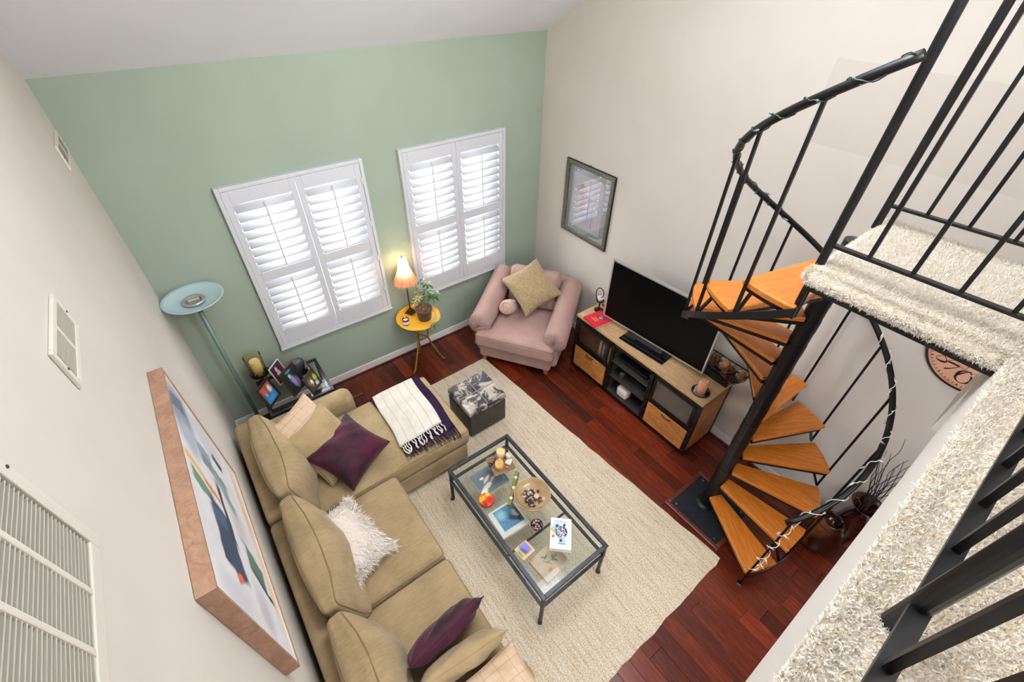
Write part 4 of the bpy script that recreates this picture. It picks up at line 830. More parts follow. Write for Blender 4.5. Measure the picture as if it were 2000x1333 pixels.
for (cx, cy, cz, n, L, mt_) in ((.09, .06, .31, 7, .085, LEAF), (.13, .10, .36, 7, .08, LEAF), (.10, -.04, .29, 7, .085, LEAF), (.15, -.02, .30, 6, .08, LEAF), (-.05, 0, .30, 6, .06, LEAFY), (-.01, .05, .36, 6, .06, LEAF), (.05, .12, .40, 6, .065, LEAF), (-.08, .02, .24, 5, .05, LEAFY), (.06, -.03, .34, 6, .075, LEAF), (.03, -.17, .03, 5, .05, LEAF), (.07, -.15, .07, 5, .05, LEAFY), (.0, -.19, .02, 5, .045, LEAF), (.12, .03, .26, 6, .075, LEAF)):
    b = MB(); ph = r4.uniform(0, 6)
    for k in range(n):
        a = ph + 2 * PI * k / n; l = leaflet(L * r4.uniform(.8, 1.1), L * .36); R = rotm(0, r4.uniform(-.25, .35), a); b.add((np.array(l.v) + (.008, 0, 0)) @ R.T + (cx, cy, cz), l.f)
    ob('leaf_cluster', b, mt_, PP, smooth=True)
# ------------------------------------------------------------------ torchiere
FL = thing('floor_lamp', 'teal torchiere floor lamp with a frosted glass dish in the left corner', 'lamp', (.222, -.235, 0)); TEAL = mat('teal_enamel', (104, 132, 118), .35, .2)
ob('base', MB().lathe([(0, 0), (.13, 0), (.13, .012), (.03, .028), (0, .03)], 32), TEAL, FL, smooth=False); ob('pole', MB().tube([(0, 0, .02), (0, 0, 1.66)], .019, 16), TEAL, FL, smooth=True); ob('socket', MB().lathe([(.019, 1.57), (.0225, 1.575), (.0225, 1.66), (0, 1.66)], 16), mat('teal_dark', (78, 94, 86), .4, .2), FL)
ob('glass_dish', MB().lathe([(.02, 1.648), (.09, 1.655), (.16, 1.672), (.205, 1.695), (.222, 1.71), (.22, 1.715), (.2, 1.70), (.155, 1.679), (.09, 1.662), (.02, 1.656)], 48), translucent('frosted_aqua', (208, 230, 232), (200, 226, 228), .25), FL, smooth=True)
CHR = mat('brushed_chrome', (206, 204, 204), .28, .85)
ob('reflector_cup', MB().lathe([(.0, 1.672), (.05, 1.674), (.062, 1.69), (.076, 1.694), (.083, 1.69), (.086, 1.682), (.08, 1.672)], 32), CHR, FL, smooth=True); ob('halogen_tube', MB().tube([(-.04, .0, 1.688), (.04, .0, 1.688)], .004, 8), mat('halogen', (220, 210, 196), .2), FL); ob('clip', MB().bb(-.05, -.042, -.006, .006, 1.675, 1.698).bb(.042, .05, -.006, .006, 1.675, 1.698), mat('clip_grey', (90, 88, 88), .4, .6), FL)
# ------------------------------------------------------------------ end table, frames, candle holder, speaker
ET = thing('end_table', 'black metal end table with a glass top between sofa arm and green wall', 'table', (.63, -.395, 0)); ZE = .575
ob('top_frame', frame4(.295, .27, .024, .022, ZE), IRON, ET, bevel=.002); ob('glass_top', MB().bb(-.271, .271, -.246, .246, ZE - .009, ZE - .001), GL, ET)
for sx in (-1, 1):
    for sy in (-1, 1): ob('leg', MB().bar((sx * .282, sy * .257, ZE - .01), (sx * .282, sy * .257, 0), .022), IRON, ET)
ob('lower_frame', frame4(.275, .25, .016, .014, .16), IRON, ET); ob('glass_shelf', MB().bb(-.26, .26, -.235, .235, .1605, .167), GL, ET)
ZEG = ZE - .0005
def pframe(label, c, rz, w, h, col_, pr, lean=16, bw=.018, rough=.35):
    t = thing('photo_frame', label, 'picture frame', (c[0], c[1], ZEG), rad(rz), 'photo frames on the end table'); R = rotm(rad(-lean), 0, 0); m_ = mat('frame_%d' % len(bpy.data.materials), col_, rough)
    b = MB().bb(-w / 2, -w / 2 + bw, -.006, .006, 0, h).bb(w / 2 - bw, w / 2, -.006, .006, 0, h).bb(-w / 2 + bw, w / 2 - bw, -.006, .006, 0, bw).bb(-w / 2 + bw, w / 2 - bw, -.006, .006, h - bw, h).rot(R, (0, 0, .002)); ob('frame', b, m_, t, bevel=.002)
    o = sheet('photo', w - 2 * bw, h - 2 * bw, pr, t, tuple(R @ np.array((0, -.001, h / 2)) + (0, 0, .002)), (rad(90 - lean), 0, 0)); ob('backing', MB().bb(-w / 2 + .004, w / 2 - .004, .0062, .008, .004, h - .004).rot(R, (0, 0, .002)), BLACKM, t)
    e = R @ np.array((0, .009, h * .62)) + (0, 0, .002); ob('easel_leg', MB().bar(tuple(e), (0, e[1] + h * .34, .003), .03, .003), BLACKM, t)
SKIN = (206, 160, 136)
pframe('dark brown frame with a blue and orange holiday photo on the end table', (.425, -.50), 46, .19, .235, (52, 24, 14), printed('photo_beach', (40, 120, 176), [('r', .5, .78, .6, .3, 0, (150, 62, 34), .5), ('e', .3, .7, .2, .25, 0, (206, 90, 50), .5), ('e', .75, .62, .2, .3, 0, (226, 220, 214), .6), ('e', .28, .5, .12, .14, 0, SKIN, .5), ('e', .5, .2, .5, .2, 0, (60, 150, 206), .6)], .12, 8), 16, .024)
pframe('narrow white frame with a photo in white on purple, by the green wall', (.575, -.265), 46, .165, .215, (228, 216, 196), printed('photo_bride', (72, 40, 66), [('e', .5, .3, .26, .4, 10, (214, 206, 204), .4), ('e', .46, .72, .13, .17, 0, (226, 216, 210), .4), ('e', .47, .7, .06, .08, 0, SKIN, .4), ('r', .8, .3, .2, .4, 0, (88, 44, 58), .5)], .06, 8), 14, .009)
pframe('large dark brown frame with a dim green and lilac photo on the end table', (.66, -.49), 40, .205, .28, (58, 26, 16), printed('photo_party', (14, 40, 34), [('e', .52, .42, .2, .46, 14, (150, 142, 190), .6), ('e', .42, .72, .12, .12, 0, (196, 186, 200), .5), ('e', .74, .3, .16, .3, 0, (146, 96, 160), .6), ('e', .5, .92, .3, .06, 0, (70, 140, 136), .5)], .1, 8), 16, .022)
pframe('slim black frame turned edge on beside the speaker', (.83, -.40), 78, .13, .2, (26, 24, 24), printed('photo_slim', (92, 60, 42), [('e', .5, .6, .3, .3, 0, (206, 130, 90), .5), ('e', .5, .25, .4, .2, 0, (150, 60, 46), .5)], .1, 8), 12, .014)
pframe('black frame with a green garden photo at the table corner', (.80, -.565), 44, .17, .19, (24, 24, 24), printed('photo_garden', (56, 60, 40), [('e', .3, .55, .2, .3, 0, (120, 104, 70), .5), ('e', .45, .5, .14, .2, 0, (232, 222, 214), .4), ('e', .4, .3, .1, .14, 0, (206, 60, 110), .4), ('e', .85, .55, .2, .25, 0, (176, 180, 50), .4), ('e', .75, .2, .2, .16, 0, (196, 214, 216), .5), ('e', .5, .72, .1, .1, 0, (150, 60, 40), .4)], .1, 10), 20, .009)
HC = thing('hurricane_candle', 'cream pillar candle in an amber glass hurricane holder on the end table', 'candle holder', (.405, -.185, ZEG)); SCR = mat('scroll_iron', (34, 26, 22), .45, .5)
ob('holder_base', MB().lathe([(0, 0), (.055, 0), (.055, .006), (.012, .02), (.012, .10), (.05, .115), (.078, .12), (.078, .126), (0, .126)], 28), SCR, HC, smooth=False)
for k in range(6):
    a = k * PI / 3; ob('scroll', MB().tube([((.066 + q * .022 * math.cos(b_)) * math.cos(a), (.066 + q * .022 * math.cos(b_)) * math.sin(a), .15 + q * .022 * math.sin(b_)) for b_, q in zip(np.linspace(-1.6, 4.5, 12), np.linspace(1, .4, 12))], .0045, 6), SCR, HC, smooth=True)
ob('candle', MB().lathe([(0, .127), (.046, .127), (.047, .29), (.043, .297), (.02, .293), (0, .292)], 28), mat('ivory_wax', (246, 222, 172), .45), HC, smooth=True)
ob('glass_cylinder', MB().lathe([(.066, .126), (.07, .14), (.074, .34), (.077, .362)], 36), glass('amber_tint', (250, 243, 216), .25), HC, smooth=True)
SPK = thing('smart_speaker', 'rounded dark grey speaker standing by the green wall', 'speaker', (.735, -.255, ZEG)); ob('body', MB().lathe([(0, 0), (.058, 0), (.064, .012), (.066, .13), (.062, .15), (.05, .158), (0, .16)], 32), mat('speaker_cloth', (44, 46, 52), .85, bump=.5, bsc=400), SPK, smooth=True); ob('top_panel', MB().lathe([(0, .1612), (.045, .1605), (.046, .159)], 28), mat('speaker_top', (62, 64, 70), .4), SPK); ob('button', MB().lathe([(0, .164), (.007, .1635), (.008, .161)], 12, c=(.015, -.01, 0)), mat('button_grey', (120, 122, 128), .4), SPK)
# ------------------------------------------------------------------ media console
MANGO = wood('mango_light', (150, 112, 74), (184, 148, 106), (206, 172, 132), (24, 2.5, 24), .5, 2.0); MANGO2 = wood('mango_orange', (122, 64, 26), (184, 118, 58), (216, 160, 98), (14, 3, 14), .5, 2.8)
MC = thing('media_console', 'industrial media console of mango wood and black iron under the television', 'console', (3.695, -2.19, 0)); hd, hl, ZM = .235, .82, .782
fx_, bx_ = -hd, hd
for k in range(4):
    w_ = 2 * hd / 4; ob('top_plank', MB().bb(-hd + k * w_ + .0008, -hd + (k + 1) * w_ - .0008, -hl, hl, ZM - .03, ZM), MANGO, MC, bevel=.002)
fr = MB()
for y in (-hl + .006, -.26, .26, hl - .006):
    yy = np.clip(y, -hl + .02, hl - .02); fr.bb(-hd, -hd + .03, yy - .02, yy + .02, .035, ZM - .031)
    fr.bb(hd - .03, hd, yy - .02, yy + .02, .035, ZM - .031)
for z in (.05, ZM - .046): fr.bb(-hd, -hd + .03, -hl + .04, hl - .04, z - .015, z + .015).bb(hd - .03, hd, -hl + .04, hl - .04, z - .015, z + .015)
for y in (-hl + .02, hl - .02):
    for z in (.05, ZM - .046): fr.bb(-hd + .03, hd - .03, y - .015, y + .015, z - .015, z + .015)
for y in (-.54, .54): fr.bb(-hd, -hd + .028, y - .245, y + .245, .365, .40)
ob('iron_frame', fr, BLACK, MC)
for s in (-1, 1): ob('side_panel', MB().bb(-hd + .03, hd - .03, s * (hl - .012) - .008, s * (hl - .012) + .008, .06, ZM - .06), MANGO2, MC)
ob('back_panel', MB().bb(hd - .022, hd - .012, -hl + .04, hl - .04, .06, ZM - .06), mat('console_back', (58, 40, 28), .7), MC)
for y in (-.26, .26): ob('divider', MB().bb(-hd + .03, hd - .03, y - .008, y + .008, .06, ZM - .06), mat('console_inner', (70, 50, 36), .7) if y < 0 else bpy.data.materials['console_inner'], MC)
for y, n in ((-.54, 'r'), (.54, 'l')):
    ob('bottom_board', MB().bb(-hd + .03, hd - .03, y - .265, y + .265, .062, .075), bpy.data.materials['console_inner'], MC); ob('shelf_board', MB().bb(-hd + .03, hd - .03, y - .265, y + .265, .372, .388), MANGO, MC)
    dr = ob('drawer_front', MB().bb(-hd - .003, -hd + .012, y - .238, y + .238, .075, .36), MANGO2, MC, bevel=.002)
    ob('cup_pull', MB().tube([(-hd - .004, y - .05, .345), (-hd - .016, y - .045, .338), (-hd - .018, y, .335), (-hd - .016, y + .045, .338), (-hd - .004, y + .05, .345)], .006, 6), BLACK, dr)
    dm = MB(); a0, a1, c0, c1 = y - .238, y + .238, .405, ZM - .066
    dm.bb(-hd - .006, -hd + .008, a0, a0 + .03, c0, c1).bb(-hd - .006, -hd + .008, a1 - .03, a1, c0, c1).bb(-hd - .006, -hd + .008, a0 + .03, a1 - .03, c0, c0 + .028).bb(-hd - .006, -hd + .008, a0 + .03, a1 - .03, c1 - .028, c1)
    d = ob('door_frame', dm, BLACK, MC)
    ob('mesh_pane' if n == 'r' else 'glass_pane', MB().bb(-hd, -hd + .002, a0 + .03, a1 - .03, c0 + .028, c1 - .028), mat('mesh_weave', (112, 102, 92), .5, Alpha=.55) if n == 'r' else glass('clear_pane', (246, 243, 238), .25), d)
    for zz in (c0 + .05, c1 - .05): ob('hinge', MB().bb(-hd - .01, -hd - .006, a0 + .002, a0 + .028, zz - .025, zz + .025), BLACKM, d)
for z in (.075, .31, .52): ob('middle_shelf', MB().bb(-hd + .004, hd - .03, -.25, .25, z - .013, z), mat('iron_shelf', (58, 54, 50), .45, .3) if z < .1 else bpy.data.materials['iron_shelf'], MC)
rv = MB().ball((0, 0, 0), .0055, 8, (.6, 1, 1)).mesh('rivet', True); rv.materials.append(mat('rivet_steel', (110, 108, 106), .3, .9))
for y in (-.80, -.28, -.24, .24, .28, .80):
    for z in (.09, .22, .345, .42, .55, .68): link('rivet', rv, None, MC, loc=(-hd - .002, y, z))
for s in (-1, 1):
    for x in (-hd + .03, hd - .03): ob('caster', MB().lathe([(0, -.012), (.017, -.012), (.017, .012), (0, .012)], 14, R=rotm(PI / 2, 0, 0), c=(x, s * (hl - .04), .0175)), BLACKM, MC)
ZC = ZM + .0005
# things in the console (room coordinates)
bx0 = 3.50
spn_ = [((224, 214, 196), .030, .20, 'tall cream spined book in the console'), ((120, 96, 84), .022, .20, 'brown spined book in the console'), ((226, 196, 190), .02, .195, 'pale pink spined book in the console'), ((60, 96, 150), .045, .205, 'thick blue spined book in the console'), ((202, 74, 52), .014, .17, 'thin red spined book in the console'), ((196, 190, 76), .022, .18, 'yellow green spined book in the console'), ((150, 140, 132), .03, .19, 'grey spined book in the console, last of the row')]
yb = -1.70
for colr, w_, h_, lb in spn_:
    t = thing('shelved_book', lb, 'book', (3.60, yb - w_ / 2, .3885), 0, 'books behind the console glass'); ob('cover', MB().bb(-.075, -.072, -w_ / 2, w_ / 2, 0, h_).bb(-.075, .06, -w_ / 2, -w_ / 2 + .002, 0, h_).bb(-.075, .06, w_ / 2 - .002, w_ / 2, 0, h_), mat('spine_%d_%d' % colr[:2], colr, .5), t); ob('pages', MB().bb(-.071, .056, -w_ / 2 + .0022, w_ / 2 - .0022, .003, h_ - .004), mat('book_pages', (230, 222, 206), .8) if w_ == .030 and h_ == .20 else bpy.data.materials['book_pages'], t); yb -= w_ + .002
tag(ob('wifi_router', MB().rbox((.10, .145, .13), .028, 4, lambda P: P * np.where(P[:, 2:3] < 0, .94, 1), (0, 0, .066)), mat('router_white', (236, 222, 212), .4), loc=(3.535, -2.14, .0755), smooth=True), 'rounded white router on the lowest console shelf', 'router')
DV = mat('device_black', (20, 20, 22), .3)
tag(ob('cable_box', MB().bb(-.10, .10, -.17, .17, 0, .045), DV, loc=(3.62, -2.2, .5205), bevel=.004), 'flat black cable box on the top console shelf', 'electronics')
tag(ob('game_console', MB().bb(-.09, .09, -.13, .13, 0, .05), DV, loc=(3.66, -2.27, .3105), bevel=.006), 'flat black player on the middle console shelf', 'electronics')
sp2 = thing('small_succulent', 'tiny green succulent in a brown pot on the middle console shelf', 'plant', (3.53, -2.07, .3105)); ob('pot', MB().lathe([(0, 0), (.02, 0), (.026, .04), (0, .036)], 14), mat('pot_brown', (90, 62, 46), .6), sp2)
for k in range(8): l = leaflet(.04, .014); l.rot(rotm(0, -.8, k * .8), (0, 0, .036)); ob('leaf', l, mat('succulent_green', (60, 130, 60), .5) if k == 0 else bpy.data.materials['succulent_green'], sp2, smooth=True)
gl_ = thing('glass_flower', 'lilac glass flower ornament behind the mesh door of the console', 'ornament', (3.53, -2.80, .3885)); LIL = mat('lilac_glass', (206, 196, 226), .15)
for k in range(9): l = leaflet(.05, .03); l.rot(rotm(0, -.7, k * .7), (0, 0, .02)); ob('petal', l, LIL, gl_, smooth=True)
ob('centre', MB().ball((0, 0, .022), .018, 10), LIL, gl_, smooth=True)
# on the console top
rbk = book('red_book', 'red hardcover book at the left end of the media console', (3.565, -1.585), .235, .215, .022, -7, (190, 26, 44), ZC, front=printed('print_red', (196, 24, 46), [('r', .28, .55, .03, .24, 0, (226, 150, 84), .5), ('r', .36, .5, .02, .28, 0, (220, 130, 80), .6), ('r', .44, .52, .02, .22, 0, (224, 160, 90), .6)], .04, 30))
br = thing('silver_brooch', 'silver filigree brooch on the red book', 'ornament', (3.60, -1.60, ZC + .023)); ob('dome', MB().ball((0, 0, .004), .03, 12, (1, .75, .35)), mat('filigree', (180, 190, 182), .3, .7, c2=(70, 96, 84), sc=90), br, smooth=True)
for k in range(10): ob('bead', MB().ball((.032 * math.cos(k * .628), .025 * math.sin(k * .628), .004), .005, 7), SIL, br)
mc_ = thing('candle_plate', 'round mirrored plate on the right end of the media console', 'plate', (3.585, -2.89, ZC)); ob('mirror', MB().lathe([(0, .006), (.074, .006), (.078, 0), (0, 0)], 36), mat('mirror_glass', (190, 196, 200), .05, 1), mc_); ob('rim', MB().lathe([(.074, .0061), (.078, .009), (.084, .007), (.085, 0), (.078, 0)], 36), BLACKM, mc_)
cn = thing('pillar_candle', 'melted peach pillar candle on the mirrored plate', 'candle', (3.588, -2.888, ZC + .0065)); PEA = mat('peach_candle', (222, 164, 134), .4, c2=(206, 140, 108), sc=8, Subsurface_Weight=.2); ob('wax', melted(.043, .13, 24, .03, .013, 5), PEA, cn, smooth=True); ob('wick', MB().tube([(0, 0, .096), (.003, 0, .112)], .0016, 5), BLACKM, cn)
tag(ob('subwoofer_box', MB().bb(-.06, .06, -.26, .26, 0, .055), mat('box_black', (12, 12, 13), .35), loc=(3.866, -2.745, ZC), bevel=.004), 'flat black box at the back of the media console behind the television', 'electronics')
bk = thing('wire_basket', 'black wire bowl of decorative balls at the back of the media console', 'basket', (3.835, -2.90, ZC + .0556)); WIRE = mat('basket_wire', (26, 20, 18), .5, .4)
def bpt(a, t): k = .30 + .70 * math.sin(t * PI / 2) ; return (.11 * k * math.cos(a), .235 * k * math.sin(a), .006 + .13 * t ** 1.8 + .06 * t * abs(math.sin(a)) ** 2)
for t in (0, .35, .7, 1.0): ob('ring_wire', MB().tube([bpt(a, t) for a in np.linspace(0, 2 * PI, 33)[:-1]], .0035 if t < 1 else .006, 6, closed=True), WIRE, bk, smooth=True)
for k in range(20):
    a = k * PI / 10; ob('spoke_wire', MB().tube([bpt(a + .25 * math.sin(q * 3), q) for q in np.linspace(0, 1, 8)], .003, 5), WIRE, bk, smooth=True)
GLB = printed('gilt_glass', (54, 62, 56), [('e', .35, .3, .4, .4, 0, (176, 104, 40), .7), ('e', .7, .7, .35, .35, 0, (170, 170, 150), .7), ('e', .2, .8, .3, .3, 0, (34, 28, 30), .7)], .6, 7, .1, (112, 96, 62), 9)
RAT = mat('rattan_brown', (92, 48, 24), .7, c2=(130, 78, 40), sc=30)
for (y, z, r, kind, lb) in ((-.02, .175, .058, 0, 'marbled gilt glass ball in the wire bowl, nearer the television'), (.165, .12, .052, 0, None), (-.19, .165, .052, 0, 'marbled gilt glass ball at the far end of the wire bowl'), (-.085, .125, .066, 1, 'brown vine ball in the middle of the wire bowl'), (-.145, .085, .05, 1, 'small brown vine ball at the bottom of the wire bowl'), (.085, .13, .058, 1, 'brown vine ball half hidden behind the television')):
    if lb is None: continue
    c = (3.835 - (.03 if y < 0 else -.01), -2.88 + y, ZC + .0556 + z)
    if kind == 0: tag(ob('glass_ball', MB().ball((0, 0, 0), r, 22), GLB, loc=c, smooth=True), lb, 'ball', 'balls in the wire bowl')
    else:
        t = thing('vine_ball', lb, 'ball', c, 0, 'balls in the wire bowl'); ob('core', MB().ball((0, 0, 0), r * .86, 14), mat('vine_core', (58, 30, 18), .9) if 'vine_core' not in bpy.data.materials else bpy.data.materials['vine_core'], t, smooth=True); v = MB(); r5 = random.Random(int(abs(y) * 999))
        for q in range(16): Rm = rotm(r5.uniform(0, 6), r5.uniform(0, 6), r5.uniform(0, 6)); v.tube([tuple(Rm @ np.array((r * .95 * math.cos(a), r * .95 * math.sin(a), r * .25 * math.sin(2 * a + q)))) for a in np.linspace(0, 2 * PI, 17)[:-1]], .0035, 5, closed=True)
        ob('vines', v, RAT, t, smooth=True)
scs = thing('scroll_lantern', 'black scrolled iron candle stand half hidden behind the television', 'candle holder', (3.70, -1.46, ZC))
ob('base', MB().lathe([(0, 0), (.05, 0), (.05, .008), (.01, .014), (.008, .12), (.045, .13), (.045, .136), (0, .136)], 20), SCR, scs); ob('scroll', MB().tube([(0, .02 + .055 * math.cos(a), .2 + .07 * math.sin(a) + .01 * a) for a in np.linspace(-1.8, 4.2, 24)], .005, 6).tube([(0, -.05 + .018 * q * math.cos(a), .10 + .018 * q * math.sin(a)) for a, q in zip(np.linspace(0, 8, 24), np.linspace(1, .3, 24))], .0045, 6), SCR, scs, smooth=True); ob('candle_cup', MB().lathe([(0, .136), (.028, .137), (.034, .18), (.031, .18), (0, .15)], 16), mat('milk_glass', (228, 226, 222), .25), scs, smooth=True)
# ------------------------------------------------------------------ television
TV = thing('television', 'large flat screen television with a silver edge, switched off', 'television', (3.672, -2.20, ZC), rad(4.9)); SILV = mat('silver_bezel', (196, 194, 190), .3, .7)
ob('screen_panel', MB().bb(-.012, .028, -.588, .588, .075, .755), mat('tv_back', (16, 16, 17), .45), TV, bevel=.004)
ob('screen', MB().bb(-.0135, -.012, -.577, .577, .088, .744), mat('tv_screen', (2, 2, 3), .35, Specular_IOR_Level=.12), TV)
ob('bezel', MB().bb(-.015, .024, -.594, -.578, .07, .76).bb(-.015, .024, .578, .594, .07, .76).bb(-.015, .024, -.578, .578, .07, .087).bb(-.015, .024, -.578, .578, .745, .76), SILV, TV, bevel=.002)
ob('stand_neck', MB().bb(-.012, .02, -.16, .16, .012, .09), mat('neck_smoke', (60, 62, 66), .2), TV); ob('stand_base', MB().rbox((.20, .53, .011), .004, 3, c=(-.025, .02, .006)), mat('gloss_black', (8, 9, 12), .08, Specular_IOR_Level=.7), TV)
# ------------------------------------------------------------------ wall art
FA = thing('framed_print', 'framed sketch under glass in a pewter frame on the right wall', 'picture', (W - .003, -.83, 1.72), rot=(0, -PI / 2, 0)); PEW = mat('pewter', (92, 88, 76), .4, .6, c2=(128, 122, 108), sc=60, bump=.4, bsc=140)
# local x runs up the wall, local y along it, local z into the room
hx, hy, bw = .408, .352, .046
ob('frame', MB().bb(-hx, -hx + bw, -hy, hy, 0, .026).bb(hx - bw, hx, -hy, hy, 0, .026).bb(-hx + bw, hx - bw, -hy, -hy + bw, 0, .026).bb(-hx + bw, hx - bw, hy - bw, hy, 0, .026), PEW, FA, bevel=.008)
ob('frame_edge', MB().bb(-hx - .005, -hx, -hy - .005, hy + .005, 0, .02).bb(hx, hx + .005, -hy - .005, hy + .005, 0, .02).bb(-hx, hx, -hy - .005, -hy, 0, .02).bb(-hx, hx, hy, hy + .005, 0, .02), BLACKM, FA)
ob('mat_board', MB().bb(-hx + bw, hx - bw, -hy + bw, hy - bw, .004, .007), mat('blue_grey_mat', (164, 172, 176), .8), FA)
sheet('sketch', .60, .46, printed('print_sketch', (216, 208, 212), [('e', .72, .68, .18, .10, 0, (206, 150, 120), .7), ('e', .5, .62, .3, .14, 0, (196, 164, 150), .8), ('e', .3, .5, .25, .3, 0, (178, 178, 206), .8), ('r', .3, .3, .25, .012, 5, (100, 100, 106), .5), ('e', .82, .7, .05, .05, 0, (120, 110, 110), .6), ('e', .6, .5, .1, .2, 0, (170, 170, 180), .7)], .12, 9), FA, (0, 0, .008), t=.001)
ob('glass', MB().bb(-hx + bw, hx - bw, -hy + bw, hy - bw, .012, .0135), glass('picture_glass', (255, 255, 255), 1.1, k=.15), FA); ob('hanging_hook', MB().tube([(hx, .01, .006), (hx + .02, .01, .006)], .003, 6), BLACKM, FA)
PA = thing('canvas_painting', 'large abstract painting in a deep light wood frame on the left wall', 'painting', (.002, -2.432, 1.82), rot=(PI / 2, 0, PI / 2))
# local x runs along +y of the room, local y up, local z out of the wall
LW = wood('light_oak_frame', (130, 96, 75), (158, 121, 97), (176, 140, 116), (3, 3, 3), .55, 5.0); hx, hy = .627, .460
ob('frame', MB().bb(-hx, -hx + .013, -hy, hy, 0, .062).bb(hx - .013, hx, -hy, hy, 0, .062).bb(-hx + .013, hx - .013, -hy, -hy + .013, 0, .062).bb(-hx + .013, hx - .013, hy - .013, hy, 0, .062), LW, PA)
WHITE, NAVY, TEALP, SAGE, ORNG, PEACH, LGREY = (222, 220, 222), (44, 58, 78), (70, 92, 106), (108, 130, 116), (206, 128, 62), (224, 196, 170), (178, 184, 196)
ob('canvas', MB().bb(-hx + .016, hx - .016, -hy + .016, hy - .016, .004, .054), printed('print_abstract', WHITE, [
    ('e', .86, .86, .20, .20, 10, (140, 148, 166), .5), ('r', .90, .88, .05, .12, 14, (98, 106, 124), .35), ('e', .72, .82, .12, .14, 0, LGREY, .5), ('e', .92, .5, .12, .3, 0, (206, 208, 214), .5),
    ('r', .74, .07, .24, .06, 4, PEACH, .5), ('r', .36, .05, .22, .05, -4, (232, 206, 180), .5), ('e', .12, .32, .12, .12, 0, (200, 194, 200), .6), ('e', .06, .7, .1, .25, 0, (208, 206, 212), .6), ('e', .52, .33, .14, .14, 0, (206, 200, 198), .6),
    ('r', .70, .52, .055, .20, -10, (112, 132, 138), .3), ('r', .64, .42, .05, .16, -24, (136, 156, 152), .35), ('r', .77, .62, .04, .12, 10, (146, 154, 172), .4), ('r', .845, .39, .028, .085, -16, (48, 62, 88), .3), ('r', .49, .80, .04, .13, -10, (106, 136, 118), .3),
    ('r', .565, .80, .022, .19, -8, (228, 176, 96), .3), ('r', .54, .66, .02, .10, -10, ORNG, .3), ('r', .33, .62, .155, .135, -4, NAVY, .15), ('r', .24, .57, .10, .10, 12, (52, 66, 90), .25), ('r', .48, .52, .17, .035, 10, (36, 46, 62), .3), ('r', .40, .66, .05, .11, 10, (66, 84, 112), .4),
    ('e', .165, .60, .028, .05, 0, (220, 92, 50), .35), ('r', .33, .23, .075, .115, -16, (88, 112, 100), .22), ('r', .255, .18, .016, .13, -18, (40, 54, 70), .3), ('r', .41, .27, .012, .11, -10, (150, 160, 150), .3)], .09, 5, .7, (232, 231, 233), 5), PA)
ob('gilt_edge', MB().bb(-hx + .0131, -hx + .0158, -hy + .014, hy - .014, .05, .0585).bb(hx - .0158, hx - .0131, -hy + .014, hy - .014, .05, .0585).bb(-hx + .014, hx - .014, -hy + .0131, -hy + .0158, .05, .0585).bb(-hx + .014, hx - .014, hy - .0158, hy - .0131, .05, .0585), mat('pale_edge', (226, 206, 180), .4), PA)
# ------------------------------------------------------------------ clock (local x along -y of the room, local y up, local z into the room)
CK = thing('wall_clock', 'large round antique style wall clock with pink dial under the bridge', 'clock', (W - .002, -4.212, 2.005), rot=(PI / 2, 0, -PI / 2)); R_ = .262
ob('rim', MB().lathe([(R_ - .016, 0), (R_, .0), (R_ + .003, .012), (R_ - .004, .022), (R_ - .016, .02)], 64), mat('clock_rim', (44, 22, 18), .4), CK, smooth=True)
ob('dial', MB().lathe([(0, .012), (R_ - .012, .012), (R_ - .012, 0), (0, 0)], 64), mat('pink_dial', (216, 158, 128), .6, c2=(230, 180, 152), sc=5), CK)
INK = mat('clock_ink', (36, 22, 20), .6); INK2 = mat('clock_ink_faint', (120, 76, 62), .6)
def at12(h, r): a = rad(90 - h * 30); return (r * math.cos(a), r * math.sin(a))
def curve(f, n=18): return [f(t) for t in np.linspace(0, 1, n)]
for h in range(1, 13):
    x, y = at12(h, .168)
    if h == 6: o = ob('numeral', MB().ribbon(curve(lambda t: (.035 * math.cos(.9 + t * 2 * PI) * (1.0 + .1 * t), .04 * math.sin(.9 + t * 2 * PI) + (.012 if t < .4 else 0)), 26), [.004 + .010 * abs(math.sin(.9 + t * 2 * PI + PI / 2)) ** 2 for t in np.linspace(0, 1, 26)]).ribbon(curve(lambda t: (-.034 + .05 * t, .0 + .062 * math.sin(t * 1.4)), 10), [.010, .01, .009, .008, .007, .006, .005, .004, .003, .002]), INK, CK, loc=(x, y, .0124))
    elif h == 7: o = ob('numeral', MB().ribbon([(-.03, .036), (0, .038), (.034, .036)], [.010, .013, .010]).ribbon(curve(lambda t: (.034 - .055 * t, .036 - .085 * t + .03 * t * t), 12), [.003 + .007 * t for t in np.linspace(0, 1, 12)]), INK, CK, loc=(x, y, .0124))
    elif h == 8: o = ob('numeral', MB().ribbon(curve(lambda t: (.028 * math.sin(2 * PI * t * 2) * (1 if t < .5 else 1), .045 * math.cos(2 * PI * t)), 40), [.003 + .011 * max(0, math.cos(2 * PI * t * 2 - .6)) for t in np.linspace(0, 1, 40)]), INK, CK, loc=(x, y, .0124))
    else: text('numeral', str(h), .085, INK, CK, (x, y, .0126), sx=.8)
mk1 = MB().bb(-.0018, .0018, -.006, .006, 0, .0008).mesh('minute_mark'); mk1.materials.append(INK); mk2 = MB().bb(-.0035, .0035, -.007, .007, 0, .0008).mesh('minute_mark'); mk2.materials.append(INK)
for k in range(60): a = rad(90 - k * 6); link('minute_mark', mk2 if k % 5 == 0 else mk1, None, CK, loc=(.228 * math.cos(a), .228 * math.sin(a), .0124), rot=(0, 0, a - PI / 2))
for rr in (.236, .118, .112): ob('ring_line', MB().tube([(rr * math.cos(a), rr * math.sin(a), .0124) for a in np.linspace(0, 2 * PI, 65)[:-1]], .0009, 4, closed=True), INK2, CK)
